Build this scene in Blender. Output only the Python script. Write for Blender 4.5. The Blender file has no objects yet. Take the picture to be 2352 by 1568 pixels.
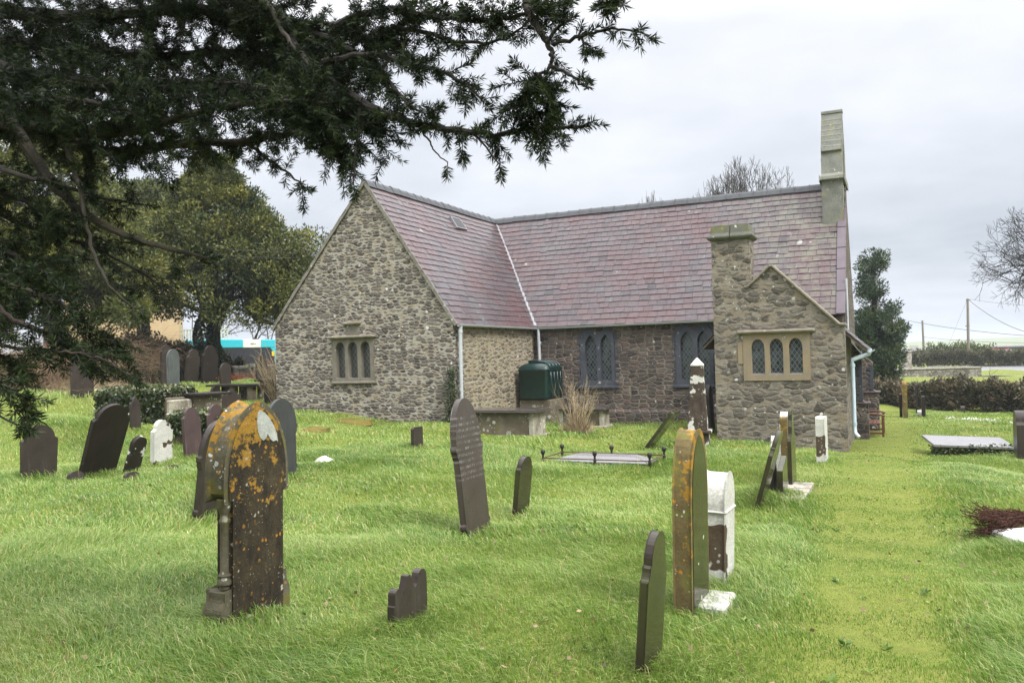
import bpy, bmesh, math, random
import numpy as np
from mathutils import Vector, Matrix
from mathutils.geometry import tessellate_polygon
R = math.radians
random.seed(7); RNG = np.random.default_rng(11)
SC = bpy.context.scene
COL = SC.collection
# ------------------------------------------------------------------ camera and survey frame
F_, PITCH, ROLL, EYE = 1883.5, .0151, .0285, 1.65      # focal length in units of a 2352-wide frame
_sp, _cp, _cr = math.sin(PITCH), math.cos(PITCH), math.sqrt(1-ROLL*ROLL)
_r0, _u0, FW = Vector((1,0,0)), Vector((0,-_sp,_cp)), Vector((0,_cp,_sp))
CR, CU = _cr*_r0-ROLL*_u0, ROLL*_r0+_cr*_u0
cam = bpy.data.objects.new('camera', bpy.data.cameras.new('camera')); COL.objects.link(cam)
cam.data.lens = 36*F_/2352; cam.data.sensor_width = 36; cam.data.clip_start = .05; cam.data.clip_end = 6000
M_ = Matrix((( CR.x,CU.x,-FW.x,0),(CR.y,CU.y,-FW.y,0),(CR.z,CU.z,-FW.z,EYE),(0,0,0,1)))
cam.matrix_world = M_; SC.camera = cam
def ray(px, py):
    d = FW + CR*((px-1176)/F_) - CU*((py-784)/F_)
    return d/d.y
def at(px, py, Y):                     # survey: sight line px,py at Y metres ahead
    return Vector((0,0,EYE)) + ray(px,py)*Y
A = R(25.1); UX = Vector((math.cos(A),-math.sin(A),0)); VX = Vector((math.sin(A),math.cos(A),0))
ORG = Vector((-1.55,22,EYE))
def onV(px, py, V):                    # point of the church plane V=const on that sight line -> (U,Z) in church frame
    r = ray(px,py); o = Vector((0,0,EYE))-ORG
    t = (V-o.dot(VX))/r.dot(VX); p = o+r*t
    return (p.dot(UX), p.z)
# ------------------------------------------------------------------ terrain
_cp_ = [(570,1425,5.9),(1095,1225,9.0),(1200,1185,10.1),(940,1445,5.6),(1490,1540,4.7),(1590,1410,5.75),(1640,1345,6.6),
 (1760,1160,10.6),(1820,1125,11.6),(1890,1060,15.3),(1646,1012,21.2),(1949,1037,19.9),(2230,1048,18.6),(2345,1054,17.0),(2085,957,31),
 (2008,1003,23.2),(2000,1200,9.6),(90,1102,12.0),(235,1097,12.5),(300,1087,12.6),(370,1064,13.6),(440,1050,14.5),(640,947,24.6),(1046,972,22.0),
 (960,1030,16.2),(745,1066,14.1),(1170,1005,19.2),(1385,1072,14.6),(1605,1027,18.3),(1490,1032,17.8),(1500,974,24.6),(1388,984,22.9),
 (370,968,18.5),(150,905,21),(40,900,21),(60,965,16),(440,906,26),(480,882,31),(370,890,30),(440,880,29.8),(410,884,30),(600,873,33),(540,925,26.5),(250,1300,7.0),(100,1480,5.2),
 (2200,948,34),(2345,950,33),(2060,905,42),(2080,880,52),(2200,850,75),(2330,860,70),(600,893,44),(450,890,44),(250,880,46),(0,870,40),
 (2340,1250,8.2),(2200,1500,5.0),(1300,1500,5.0),(2100,1560,4.4),(-200,1100,11.5),(-200,1400,6),(2600,1100,14),(2600,1300,7.5)]
_C = np.array([[*at(*c)] for c in _cp_]); _C = np.vstack([_C,[[-40,5,.4],[45,8,-.6],[-6,-4,0],[6,-4,0],[0,0,0],[-3,1,0],[3,1,0],[0,45,-1.0],[10,36,-1.1]]])
def _base(y): return -.03*np.clip(y,-5,35)
_res = _C[:,2]-_base(_C[:,1])
def gz(x, y):
    x = np.asarray(x,float); y = np.asarray(y,float)
    w = np.zeros(x.shape); s = np.zeros(x.shape)
    for (cx,cy,_),r in zip(_C,_res):
        k = ((x-cx)**2+(y-cy)**2+.15)**-1.6; w += k; s += k*r
    z = _base(y)+s/w
    d = np.hypot(x,y-20); b = np.clip((d-95)/90,0,1); b = b*b*(3-2*b)
    bump = .035*np.sin(x*1.9+1.3*np.sin(y*1.1))*np.sin(y*1.5+.7*np.sin(x*1.3)) + .02*np.sin(x*4.3+y*2.1)*np.sin(y*3.7-x)
    return (z+bump*(1-b))*(1-b)+b*(-14-1.2*np.sin(x*.01)*np.sin(y*.013))
def gz1(x, y): return float(gz(np.array([x]),np.array([y]))[0])
def ground(px, py):
    r = ray(px,py); lo = 1.5; Ys = np.concatenate([np.arange(1.5,60,.1),np.arange(60,200,1)])
    z = EYE+r.z*Ys; g = gz(r.x*Ys, Ys); k = np.nonzero(z<g)[0]
    Y = Ys[k[0]] if len(k) else 60
    return Vector((r.x*Y, Y, gz1(r.x*Y,Y)))
# ------------------------------------------------------------------ object helpers
def tag(o, label=None, cat=None, group=None, kind=None):
    if label: o['label'] = label
    if cat: o['category'] = cat
    if group: o['group'] = group
    if kind: o['kind'] = kind
    return o
def link(name, me, mt=None, parent=None):
    o = bpy.data.objects.new(name, me); COL.objects.link(o)
    if mt:
        for m in (mt if isinstance(mt,(list,tuple)) else [mt]): me.materials.append(m)
    if parent: o.parent = parent
    return o
def empty(name, loc=(0,0,0), rz=0):
    o = bpy.data.objects.new(name, None); COL.objects.link(o); o.location = loc; o.rotation_euler = (0,0,rz); o.empty_display_size=.2
    return o
def fast(name, V, Fc, mt, parent=None, tint=None, smooth=False):
    """V (N,3); Fc (M,k) index array"""
    me = bpy.data.meshes.new(name); V = np.asarray(V,np.float32); Fc = np.asarray(Fc,np.int32); k = Fc.shape[1]
    me.vertices.add(len(V)); me.vertices.foreach_set('co', V.ravel())
    me.loops.add(Fc.size); me.loops.foreach_set('vertex_index', Fc.ravel())
    me.polygons.add(len(Fc)); me.polygons.foreach_set('loop_start', np.arange(0,Fc.size,k,dtype=np.int32))
    me.polygons.foreach_set('use_smooth', np.full(len(Fc),bool(smooth)))
    if tint is not None:
        a = me.attributes.new('tint','FLOAT','POINT'); a.data.foreach_set('value', np.asarray(tint,np.float32))
    me.update(calc_edges=True)
    return link(name, me, mt, parent)
class MB:
    def __init__(s): s.v=[]; s.f=[]
    def add(s, vs, fs):
        b=len(s.v); s.v += [tuple(v) for v in vs]; s.f += [tuple(b+i for i in f) for f in fs]; return s
    def box(s, x0,x1,y0,y1,z0,z1, M=None):
        vs=[Vector((x,y,z)) for z in (z0,z1) for y in (y0,y1) for x in (x0,x1)]
        if M: vs=[M@v for v in vs]
        return s.add(vs,[(0,2,3,1),(4,5,7,6),(0,1,5,4),(1,3,7,5),(3,2,6,7),(2,0,4,6)])
    def tube(s, pts, r, n=8, cap=True):
        pts=[Vector(p) for p in pts]; rs = r if isinstance(r,(list,tuple)) else [r]*len(pts); rings=[]; nrm=None
        for i,p in enumerate(pts):
            t=(pts[min(i+1,len(pts)-1)]-pts[max(i-1,0)]).normalized()
            if nrm is None: nrm = t.orthogonal().normalized()
            nrm=(nrm-t*nrm.dot(t)).normalized(); b=t.cross(nrm)
            rings.append([p+(nrm*math.cos(2*math.pi*k/n)+b*math.sin(2*math.pi*k/n))*rs[i] for k in range(n)])
        vs=[v for g in rings for v in g]; fs=[]
        for i in range(len(pts)-1):
            for k in range(n): fs.append((i*n+k,i*n+(k+1)%n,(i+1)*n+(k+1)%n,(i+1)*n+k))
        if cap: fs += [tuple(range(n-1,-1,-1)), tuple((len(pts)-1)*n+k for k in range(n))]
        return s.add(vs,fs)
    def lathe(s, prof, c=(0,0,0), n=12, sq=False):
        c=Vector(c); vs=[]; fs=[]
        for r,z in prof:
            for k in range(n):
                a=2*math.pi*(k+.5)/n; vs.append(c+Vector((r*math.cos(a),r*math.sin(a),z)))
        for i in range(len(prof)-1):
            for k in range(n): fs.append((i*n+k,i*n+(k+1)%n,(i+1)*n+(k+1)%n,(i+1)*n+k))
        fs += [tuple(range(n-1,-1,-1)), tuple((len(prof)-1)*n+k for k in range(n))]
        return s.add(vs,fs)
    def prism(s, outer, y0, y1, holes=(), axis='y', shift=None):
        """2D loops (a,z); extruded along y (axis y: a=x) or along x (axis x: a=y)"""
        P = (lambda a,z,t: Vector((a,t,z))) if axis=='y' else (lambda a,z,t: Vector((t,a,z)))
        if axis=='z': P = lambda a,b,t: Vector((a,b,t))
        loops=[list(outer)]+[list(h) for h in holes]; flat=[p for l in loops for p in l]
        tri = tessellate_polygon([[Vector((p[0],p[1],0)) for p in l] for l in loops]); n=len(flat)
        vs=[P(a,z,y0) for a,z in flat]+[P(a,z,y1) for a,z in flat]
        if holes: fs=[tuple(t) for t in tri]+[tuple(n+i for i in reversed(t)) for t in tri]
        else: fs=[tuple(range(n)), tuple(range(2*n-1,n-1,-1))]
        b=0
        for l in loops:
            m=len(l)
            for i in range(m): j=(i+1)%m; fs.append((b+i,b+j,n+b+j,n+b+i))
            b+=m
        return s.add(vs,fs)
    def build(s, name, mt=None, parent=None, bevel=0, smooth=False, seg=1, jitter=0, sub=0):
        me = bpy.data.meshes.new(name); me.from_pydata([tuple(v) for v in s.v],[],s.f)
        bm = bmesh.new(); bm.from_mesh(me)
        if sub: bmesh.ops.subdivide_edges(bm, edges=bm.edges[:], cuts=sub, use_grid_fill=True)
        if bevel:
            es=[e for e in bm.edges if len(e.link_faces)==2 and e.calc_face_angle(0)>.5]
            bmesh.ops.bevel(bm, geom=es, offset=bevel, segments=seg, affect='EDGES', clamp_overlap=True)
        if jitter:
            for v in bm.verts: v.co += Vector([random.uniform(-1,1)*jitter for _ in range(3)])
        bmesh.ops.recalc_face_normals(bm, faces=bm.faces)
        bm.to_mesh(me); bm.free()
        if smooth:
            for p in me.polygons: p.use_smooth=True
            try: me.set_sharp_from_angle(angle=R(smooth if smooth is not True else 40))
            except Exception: pass
        return link(name, me, mt, parent)
# ------------------------------------------------------------------ materials
class NT:
    def __init__(s, name):
        s.m = bpy.data.materials.new(name); s.m.use_nodes=True; s.t=s.m.node_tree; s.t.nodes.clear()
        s.out = s.t.nodes.new('ShaderNodeOutputMaterial')
    def n(s, typ, ins=None, out=0, **kw):
        nd = s.t.nodes.new('ShaderNode'+typ)
        for k,v in kw.items(): setattr(nd,k,v)
        for k,v in (ins or {}).items():
            sk = nd.inputs[k]
            if isinstance(v, bpy.types.NodeSocket): s.t.links.new(v, sk)
            else:
                if isinstance(v,(tuple,list)) and len(v)==3 and sk.type=='RGBA': v=(*v,1)
                sk.default_value = v
        return nd.outputs[out]
    def obj(s): return s.n('TexCoord', out='Object')
    def pos(s): return s.n('NewGeometry', out='Position')
    def mp(s, v, scale=(1,1,1), loc=(0,0,0), rot=(0,0,0)): return s.n('Mapping', {'Vector':v,'Scale':scale,'Location':loc,'Rotation':rot})
    def noise(s, v, sc=5, d=4, r=.55, out='Fac', dist=0): return s.n('TexNoise', {'Vector':v,'Scale':sc,'Detail':d,'Roughness':r,'Distortion':dist}, out)
    def vor(s, v, sc=5, out='Distance', feat='F1', rnd=1, dim='3D'):
        return s.n('TexVoronoi', {'Vector':v,'Scale':sc,'Randomness':rnd}, out, feature=feat, voronoi_dimensions=dim)
    def math(s, op, a, b=0, c=0, clamp=False): 
        return s.n('Math', {0:a,1:b,2:c}, operation=op, use_clamp=clamp)
    def mr(s, v, a, b, c=0, d=1): return s.n('MapRange', {'Value':v,'From Min':a,'From Max':b,'To Min':c,'To Max':d}, clamp=True)
    def ramp(s, f, stops, interp='LINEAR'):
        nd = s.t.nodes.new('ShaderNodeValToRGB'); s.t.links.new(f, nd.inputs[0]); cr=nd.color_ramp; cr.interpolation=interp
        for i,(p,c) in enumerate(stops):
            e = cr.elements[i] if i<2 else cr.elements.new(p)
            e.position=p; e.color=(*c,1) if len(c)==3 else c
        return nd.outputs[0]
    def mix(s, f, a, b, mode='MIX'):
        nd = s.t.nodes.new('ShaderNodeMix'); nd.data_type='RGBA'; nd.blend_type=mode
        for i,v in ((0,f),(6,a),(7,b)):
            if isinstance(v,bpy.types.NodeSocket): s.t.links.new(v,nd.inputs[i])
            else: nd.inputs[i].default_value = v if i==0 else (*v,1) if len(v)==3 else v
        return nd.outputs[2]
    def vadd(s,a,b): return s.n('VectorMath',{0:a,1:b},operation='ADD')
    def warp(s, v, sc, amt):
        c = s.noise(v, sc, 2, .5, 'Color'); c = s.n('VectorMath',{0:c,1:(.5,.5,.5)},operation='SUBTRACT')
        c = s.n('VectorMath',{0:c,1:(amt,amt,amt)},operation='MULTIPLY'); return s.vadd(v,c)
    def attr(s, name='tint'): return s.n('Attribute', out='Fac', attribute_name=name)
    def bump(s, h, strength=.5, dist=.02, nrm=None):
        i={'Height':h,'Strength':strength,'Distance':dist}
        if nrm is not None: i['Normal']=nrm
        return s.n('Bump', i)
    def done(s, col, rough=.8, nrm=None, spec=.5, metal=0, **kw):
        i={'Base Color':col,'Roughness':rough,'Metallic':metal,'Specular IOR Level':spec}
        if nrm is not None: i['Normal']=nrm
        i.update(kw)
        s.t.links.new(s.n('BsdfPrincipled', i), s.out.inputs[0]); return s.m
def wallvec(k):      # (x+y, z) so one pattern serves walls along either church axis
    o = k.obj(); xyz = s_ = k.t.nodes.new('ShaderNodeSeparateXYZ'); k.t.links.new(o, xyz.inputs[0])
    u = k.math('ADD', xyz.outputs[0], xyz.outputs[1])
    return k.n('CombineXYZ', {'X':u,'Y':xyz.outputs[2],'Z':0.0}), o
def spots(k, v, sc, thr, seedloc=(0,0,0), size=.32, soft=.04):
    """round lichen spots: voronoi cells, a random share of them carries a disc of random size"""
    v2 = k.warp(k.mp(v, loc=seedloc), sc*2.2, .35/sc)
    d = k.vor(v2, sc); c = k.n('SeparateColor',{0:k.vor(v2, sc, 'Color')})
    rad = k.mr(c, thr, 1, 0, size)
    return k.mr(k.math('SUBTRACT', rad, d), 0, soft, 0, 1)
def stone_mat(name, stones, mortar, sx, sz, mw, smear, lich=.9, dark=(.05,.045,.04), darkamt=.5, warp=.12, rnd=.85, blob=None, bstr=.9):
    k = NT(name); v,o = wallvec(k)
    w = k.warp(v, 2.5, warp); w = k.warp(w, 14, warp*.25)
    sc = k.mp(w, (1/sx,1/sz,1))
    e = k.vor(sc,1,'Distance','DISTANCE_TO_EDGE',rnd,'2D'); cc = k.vor(sc,1,'Color','F1',rnd,'2D')
    rnd_ = k.n('SeparateColor',{0:cc}); rnd2 = k.n('SeparateColor',{0:cc},out=1)
    fine = k.noise(o, 45, 5, .65); med = k.noise(o, 9, 4, .6); big = k.noise(o, 1.1, 4, .6)
    col = k.ramp(rnd_, stones)
    col = k.mix(k.mr(fine,.3,.75,0,.75), col, k.mix(.62, col, (.03,.025,.02)))
    col = k.mix(k.mr(med,.5,.75,0,.6), col, k.mix(.5, col, mortar))
    mcol = k.mix(k.mr(fine,.3,.7), mortar, tuple(c*.62 for c in mortar)); mcol = k.mix(k.mr(k.noise(o,3.2,3,.6),.42,.62,0,.75), mcol, tuple(c*f for c,f in zip(mortar,(.66,.58,.46))))
    # mortar joint width varies; smear pushes it over whole stones in patches
    ww = k.math('MULTIPLY_ADD', k.noise(o,1.7,5,.62), smear, mw-smear*.5)
    ww = k.math('ADD', ww, k.math('MULTIPLY', k.math('SUBTRACT', rnd2, .5), smear*.8))
    ww = k.math('ADD', ww, k.math('MULTIPLY', k.math('SUBTRACT', k.noise(o,16,4,.7), .5), .16+smear*.35))
    m = k.mr(k.math('SUBTRACT', ww, e), -.05, .05)
    if blob:    # stones of very different exposure standing out of a smeared lime render
        d1 = k.vor(sc,1,'Distance','F1',rnd,'2D')
        rad = k.math('ADD', k.math('MULTIPLY_ADD', rnd2, blob[1], blob[0]), k.math('MULTIPLY', k.math('SUBTRACT', k.noise(o,11,5,.68), .5), blob[2]))
        rad = k.math('ADD', rad, k.math('MULTIPLY', k.math('SUBTRACT', k.noise(o,1.3,4,.6), .5), blob[3]))
        mb_ = k.mr(k.math('SUBTRACT', d1, rad), -.10, .12); m = k.math('MAXIMUM', mb_, k.math('MULTIPLY', k.mr(e,.06,.0,0,1), blob[4]))
    c = k.mix(m, col, mcol)
    c = k.mix(k.mr(big,.5,.72,0,darkamt), c, k.mix(.65, c, dark))
    c = k.mix(k.mr(k.noise(o,6,5,.7),.58,.7,0,darkamt*.9), c, k.mix(.7, c, dark))
    sp = spots(k, v, 5.5, lich, (3,7,1)); sp2 = spots(k, v, 13, lich+.02, (9,2,1))
    sp = k.math('MULTIPLY', k.math('MAXIMUM', sp, sp2), k.mr(k.noise(v,.9,2,.5),.4,.6))
    c = k.mix(sp, c, (.62,.61,.57))
    h = k.math('MULTIPLY', k.mr(e,.0,.16) if not blob else k.mr(e,-.10,.25), k.math('MULTIPLY', k.math('SUBTRACT',1.0,m), k.math('MULTIPLY_ADD', rnd2, .7, .5)))
    bed = k.noise(k.mp(v,(3.2,13,1)),1.6,6,.72); c = k.mix(k.mr(bed,.52,.70,0,.55), c, k.mix(.6, c, (.035,.03,.025))); c = k.mix(k.mr(bed,.34,.44,.38,0), c, mortar)
    h = k.math('ADD', h, k.math('MULTIPLY', bed, 1.0)); h = k.math('ADD', h, k.math('MULTIPLY', fine, .5)); h = k.math('ADD', h, k.math('MULTIPLY', med, .6))
    return k.done(c, k.mr(fine,.3,.8,.65,.95), k.bump(h, bstr, .045), .3)
# ------------------------------------------------------------------ stone, slate, glass ...
M = {}
M['gable'] = stone_mat('rubble_gable', [(0,(.055,.048,.045)),(.25,(.125,.11,.098)),(.5,(.225,.20,.172)),(.7,(.105,.085,.078)),(.85,(.29,.265,.225)),(1,(.185,.16,.135))], (.45,.42,.36), .205,.085,.10,.55, .78, darkamt=.45, bstr=.8, warp=.13, blob=(.20,.55,.75,.9,.5))
M['gable2'] = stone_mat('rubble_return', [(0,(.13,.11,.08)),(.5,(.26,.22,.165)),(1,(.34,.30,.225))], (.40,.355,.265), .27,.12,.12,.75, .95, darkamt=.3, bstr=.7, blob=(.15,.5,.7,.8,.3))
M['nave'] = stone_mat('rubble_nave', [(0,(.035,.03,.028)),(.3,(.10,.08,.07)),(.55,(.16,.115,.095)),(.75,(.085,.072,.068)),(1,(.20,.17,.145))], (.29,.26,.215), .27,.135,.045,.16, .9, darkamt=.55, warp=.07, rnd=.6, bstr=.9)
M['vestry'] = stone_mat('rubble_vestry', [(0,(.07,.062,.05)),(.4,(.165,.145,.118)),(.7,(.235,.21,.172)),(1,(.13,.117,.10))], (.31,.28,.225), .30,.14,.12,.85, .76, darkamt=.45, bstr=.75, warp=.24, blob=(.20,.55,1.3,.9,.22))
def plain_stone(name, base, base2, sc=4, lich=.8, lichcol=(.6,.6,.55), moss=0, mosscol=(.13,.13,.03), rough=.85, bs=.4, orange=None, dark=None, big=None, spotsc=9):
    k = NT(name); o = k.obj(); f = k.noise(o,sc*9,5,.65); g = k.noise(o,sc,5,.6)
    c = k.mix(k.mr(g,.35,.68), base, base2)
    c = k.mix(k.mr(f,.45,.75,0,.5), c, tuple(x*.45 for x in base))
    if dark: c = k.mix(k.mr(k.noise(k.mp(o,(1.6,1.6,.8)),sc*.8,6,.72),.44,.64,0,.85), c, dark)
    if moss: c = k.mix(k.mr(k.noise(o,sc*.9,5,.7),.62-moss,.70-moss,0,.85), c, mosscol)
    if orange:
        z = k.n('SeparateXYZ',{0:o},out=2)
        up = k.mr(z, orange[0], orange[1])
        th = k.math('MULTIPLY_ADD', up, .30, k.noise(o,7,5,.7))
        c = k.mix(k.mr(th, orange[2], orange[2]+.05), c, k.mix(k.mr(f,.3,.7), (.25,.125,.015), (.33,.20,.03)))
        s1 = k.math('MULTIPLY', spots(k,o,26,orange[3],(5,1,2),.42), k.mr(k.noise(o,4,3,.6),.40,.55,.1,1)); c = k.mix(s1, c, (.36,.17,.02))
    if lich<1:
        s2 = k.math('MAXIMUM', spots(k,o,spotsc,lich,(1,4,2),.42), spots(k,o,spotsc*2.6,lich-.04,(7,4,2),.34)); s2 = k.math('MULTIPLY', s2, k.mr(k.noise(o,spotsc*.28,3,.6),.44,.60,.0,1)); c = k.mix(s2, c, k.mix(k.mr(f,.35,.65), lichcol, tuple(x*.6 for x in lichcol)))
    if big:   # broad pale lichen sheets: (scale, threshold)
        bm_ = k.noise(k.mp(o,(1,1,1),(2.2,.7,big[2] if len(big)>2 else .3)),big[0],3,.5); bm_ = bm_ if len(big)<4 else k.math('ADD', bm_, k.math('MAXIMUM', k.mr(k.n('SeparateXYZ',{0:o},out=2),big[3],big[4],0,.4), k.mr(k.n('SeparateXYZ',{0:o}),-.16,.16,0,.28))); c = k.mix(k.mr(bm_,big[1],big[1]+.015), c, k.mix(k.mr(k.math('ADD',f,k.math('MULTIPLY',g,.6)),.55,1.0,0,.9), (.62,.62,.58), (.34,.33,.29)))
    h = k.math('ADD', k.math('MULTIPLY',f,.5), g)
    return k.done(c, rough, k.bump(h,bs,.02), .3)
def slate_mat(name, base, base2, rough=.35, streak=.25, text=None, grass_sheen=0, spots_=.93, patch=None, bmp=.10):
    k = NT(name); o = k.obj(); f = k.noise(o,60,4,.6); g = k.noise(o,3,4,.6); st = k.noise(k.mp(o,(9,9,.7)),3,4,.6)
    c = k.mix(k.mr(g,.35,.68), base, base2); c = k.mix(k.mr(st,.55,.75,0,streak), c, tuple(min(1,x*2.4+.03) for x in base2))
    if grass_sheen: c = k.mix(k.mr(k.noise(o,2,3,.6),.35,.6,0,grass_sheen), c, (.055,.060,.022))  # olive colour painted in for the grass reflected by the slick faces
    if patch: c = k.mix(k.mr(k.noise(k.mp(o,(1,1,1),patch[:3]),patch[3],4,.6),patch[4],patch[4]+.02), c, (.6,.6,.56))
    c = k.mix(spots(k,o,14,spots_,(2,2,2),.3), c, (.45,.46,.42))
    if text:   # weathered lettering: rows of broken strokes cut in the face between two heights
        x = k.n('SeparateXYZ',{0:o}); z = k.n('SeparateXYZ',{0:o},out=2)
        rows = k.math('FRACT', k.math('MULTIPLY', z, text[2])); rm = k.mr(k.math('ABSOLUTE', k.math('SUBTRACT', rows,.5)), .20,.24,1,0)
        row = k.math('FLOOR', k.math('MULTIPLY', z, text[2]))
        nz = k.n('TexNoise', {'Vector':k.n('CombineXYZ',{'X':k.math('MULTIPLY',x,95),'Y':k.math('MULTIPLY',z,20),'Z':k.math('MULTIPLY',row,7.3)}),'Scale':1,'Detail':1})
        zm = k.math('MULTIPLY', k.mr(z,text[0],text[0]+.02), k.mr(z,text[1],text[1]+.02,1,0))
        tm = k.math('MULTIPLY', k.math('MULTIPLY', rm, k.mr(nz,.5,.56)), k.math('MULTIPLY', zm, k.mr(k.noise(o,5,3,.6),.4,.6)))
        c = k.mix(k.math('MULTIPLY',tm,.5), c, text[3] if len(text)>3 else (.32,.30,.29))
    return k.done(c, k.mr(f,.3,.8,rough-.08,rough+.12), k.bump(k.math('ADD',k.noise(o,22,3,.5),g),bmp,.01), .28)
M['slate_brown'] = slate_mat('slate_brown', (.034,.027,.023),(.050,.040,.034), .34, spots_=.97)
M['slate_dark'] = slate_mat('slate_dark', (.014,.011,.009),(.026,.019,.016), .5, .15)
M['slate_red'] = slate_mat('slate_red', (.052,.033,.032),(.075,.050,.048), .45, .35)
M['slate_grey'] = slate_mat('slate_grey', (.06,.07,.067),(.095,.105,.10), .5, .4)
M['slate_charcoal'] = slate_mat('slate_charcoal', (.033,.035,.034),(.055,.058,.056), .45, .25)
M['slate_grass_sheen'] = slate_mat('slate_grass_sheen', (.026,.020,.016),(.040,.031,.025), .16, .08, grass_sheen=.75, spots_=.99, bmp=.02)  # olive reflection of the lawn is mixed into the base colour
M['slate_text'] = slate_mat('slate_text', (.046,.035,.031),(.068,.053,.047), .33, .1, text=(.62,1.34,15), grass_sheen=.2, spots_=.98)
M['slate_patched'] = slate_mat('slate_patched', (.022,.017,.013),(.03,.024,.018), .6, .1, patch=(3,1,2,7,.61))
M['ledger'] = slate_mat('ledger_slate', (.20,.195,.20),(.235,.23,.235), .22, .1, text=None, spots_=.98, bmp=.03)
M['lid'] = slate_mat('lid_slate', (.055,.045,.042),(.075,.065,.055), .16, .2)
M['orange_stone'] = plain_stone('lichened_headstone', (.034,.026,.014),(.062,.048,.025), 6, .68, (.42,.40,.32), dark=(.014,.010,.007), orange=(.72,1.5,.655,.62), bs=.8, spotsc=24)
M['orange_cap'] = plain_stone('lichened_stone_edge', (.085,.078,.05),(.14,.125,.08), 5, .7, (.6,.6,.56), moss=.06, mosscol=(.13,.12,.025), orange=(.7,1.7,.70,.74), bs=.5, spotsc=14)
M['orange_edge'] = plain_stone('orange_lichen_stone', (.10,.075,.03),(.16,.12,.05), 5, .86, orange=(.1,1.8,.68,.78), moss=.10, bs=.35, spotsc=20)
M['white_lichen'] = plain_stone('white_lichen_stone', (.50,.50,.46),(.64,.64,.60), 7, 1, bs=.7, dark=(.30,.29,.25))
M['white_patchy'] = plain_stone('white_patchy_stone', (.05,.035,.022),(.09,.065,.04), 5, .75, big=(2.6,.42), bs=.6)
M['white_patchy2'] = plain_stone('white_crusted_stone', (.06,.042,.026),(.10,.072,.045), 5, .6, big=(2.6,.52,1.7,.42,.72), bs=.6)
M['brown_patchy'] = plain_stone('brown_patchy_stone', (.052,.038,.026),(.085,.064,.045), 5, .6, big=(3.1,.57), bs=.5, dark=(.025,.018,.013))
M['tomb_stone'] = plain_stone('tomb_limestone', (.30,.28,.22),(.42,.40,.33), 3, .25, (.63,.63,.59), dark=(.12,.10,.07), bs=.4, spotsc=7)
M['tomb_panel'] = plain_stone('tomb_dark_panel', (.10,.082,.055),(.17,.145,.105), 3, .15, (.60,.60,.56), moss=.02, bs=.4, spotsc=6)
M['sandstone'] = plain_stone('sandstone_dressing', (.28,.215,.13),(.24,.20,.14), 3, .93, (.6,.6,.56), dark=(.20,.17,.12), bs=.15)
M['greystone'] = plain_stone('grey_dressing', (.17,.155,.125),(.22,.20,.16), 4, .9, dark=(.13,.12,.095), bs=.25)
M['slate_dress'] = plain_stone('blue_slate_dressing', (.048,.053,.066),(.078,.084,.10), 3, .88, (.55,.57,.6), bs=.15)
M['coping'] = plain_stone('coping_stone', (.17,.15,.11),(.26,.235,.185), 5, .7, bs=.4)
M['bellcote'] = plain_stone('bellcote_stone', (.15,.155,.135),(.22,.225,.195), 3, .8, moss=.06, mosscol=(.22,.21,.12), bs=.3)
M['chimney_cap'] = plain_stone('chimney_cap_stone', (.085,.09,.075),(.13,.13,.10), 5, .9, moss=.1, bs=.3)
M['verge'] = plain_stone('verge_mortar', (.24,.225,.195),(.15,.14,.115), 9, .6, bs=.7)
M['rock'] = plain_stone('pale_rock', (.5,.48,.43),(.66,.65,.6), 9, .8, bs=.7)
M['moss'] = plain_stone('moss_mat', (.13,.13,.02),(.20,.12,.03), 9, 1, dark=(.10,.08,.02), bs=.9)
M['drywall'] = stone_mat('field_wall', [(0,(.12,.11,.09)),(.5,(.28,.26,.22)),(1,(.42,.40,.35))], (.10,.10,.07), .3,.18,.04,.1,.8,darkamt=.3)
def simple(name, col, rough=.5, metal=0, spec=.5, var=.25, sc=6, bs=.1):
    k = NT(name); o=k.obj(); g=k.noise(o,sc,4,.6); c=k.mix(k.mr(g,.35,.7,0,1), col, tuple(x*(1-var) for x in col))
    return k.done(c, rough, k.bump(k.noise(o,sc*8,3,.6),bs,.01), spec, metal)
M['gutter'] = simple('grey_gutter_plastic', (.42,.45,.47), .35, var=.15)
M['pipe'] = simple('downpipe_paint', (.47,.50,.53), .4, var=.2)
M['pipe_blue'] = simple('galvanised_pipe', (.50,.60,.66), .3, .3, var=.15)
M['lead'] = simple('lead_flashing', (.24,.25,.265), .45, .2)
M['iron'] = simple('dark_iron', (.030,.025,.022), .5, .3)
M['rust'] = simple('rusty_iron', (.10,.05,.03), .8, .2)
M['wood_dark'] = simple('weathered_wood', (.12,.09,.06), .85, sc=14, bs=.4)
M['bench'] = simple('red_brown_bench_wood', (.13,.045,.025), .5, sc=12)
M['tank'] = simple('green_tank_plastic', (.006,.026,.022), .30, var=.35)
M['pole'] = simple('pole_wood', (.22,.19,.16), .85, sc=2)
M['bark'] = simple('dark_bark', (.018,.014,.011), .9, sc=8, bs=.8)
M['bark_pale'] = simple('pale_bark', (.050,.042,.030), .9, sc=14, var=.75, bs=.8)  # paler tone paints the light on lit yew limbs; bare trees share it
M['bark_red'] = simple('reddish_bark', (.034,.022,.017), .9, sc=14, var=.7, bs=.6)
M['render'] = simple('tan_render', (.50,.37,.22), .9, sc=3, var=.12)
M['frame_red'] = simple('dark_red_window_frame', (.11,.02,.015), .5)
M['white_paint'] = simple('white_paint', (.72,.72,.68), .5, var=.12)
M['cream_paint'] = simple('cream_fence_paint', (.62,.60,.45), .6, var=.2)
M['bus_blue'] = simple('turquoise_bus_paint', (.03,.42,.52), .25, var=.05)
M['bus_dark'] = simple('dark_bus_glass', (.02,.02,.025), .12)
M['yellow'] = simple('yellow_plastic', (.8,.55,.02), .4)
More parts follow.
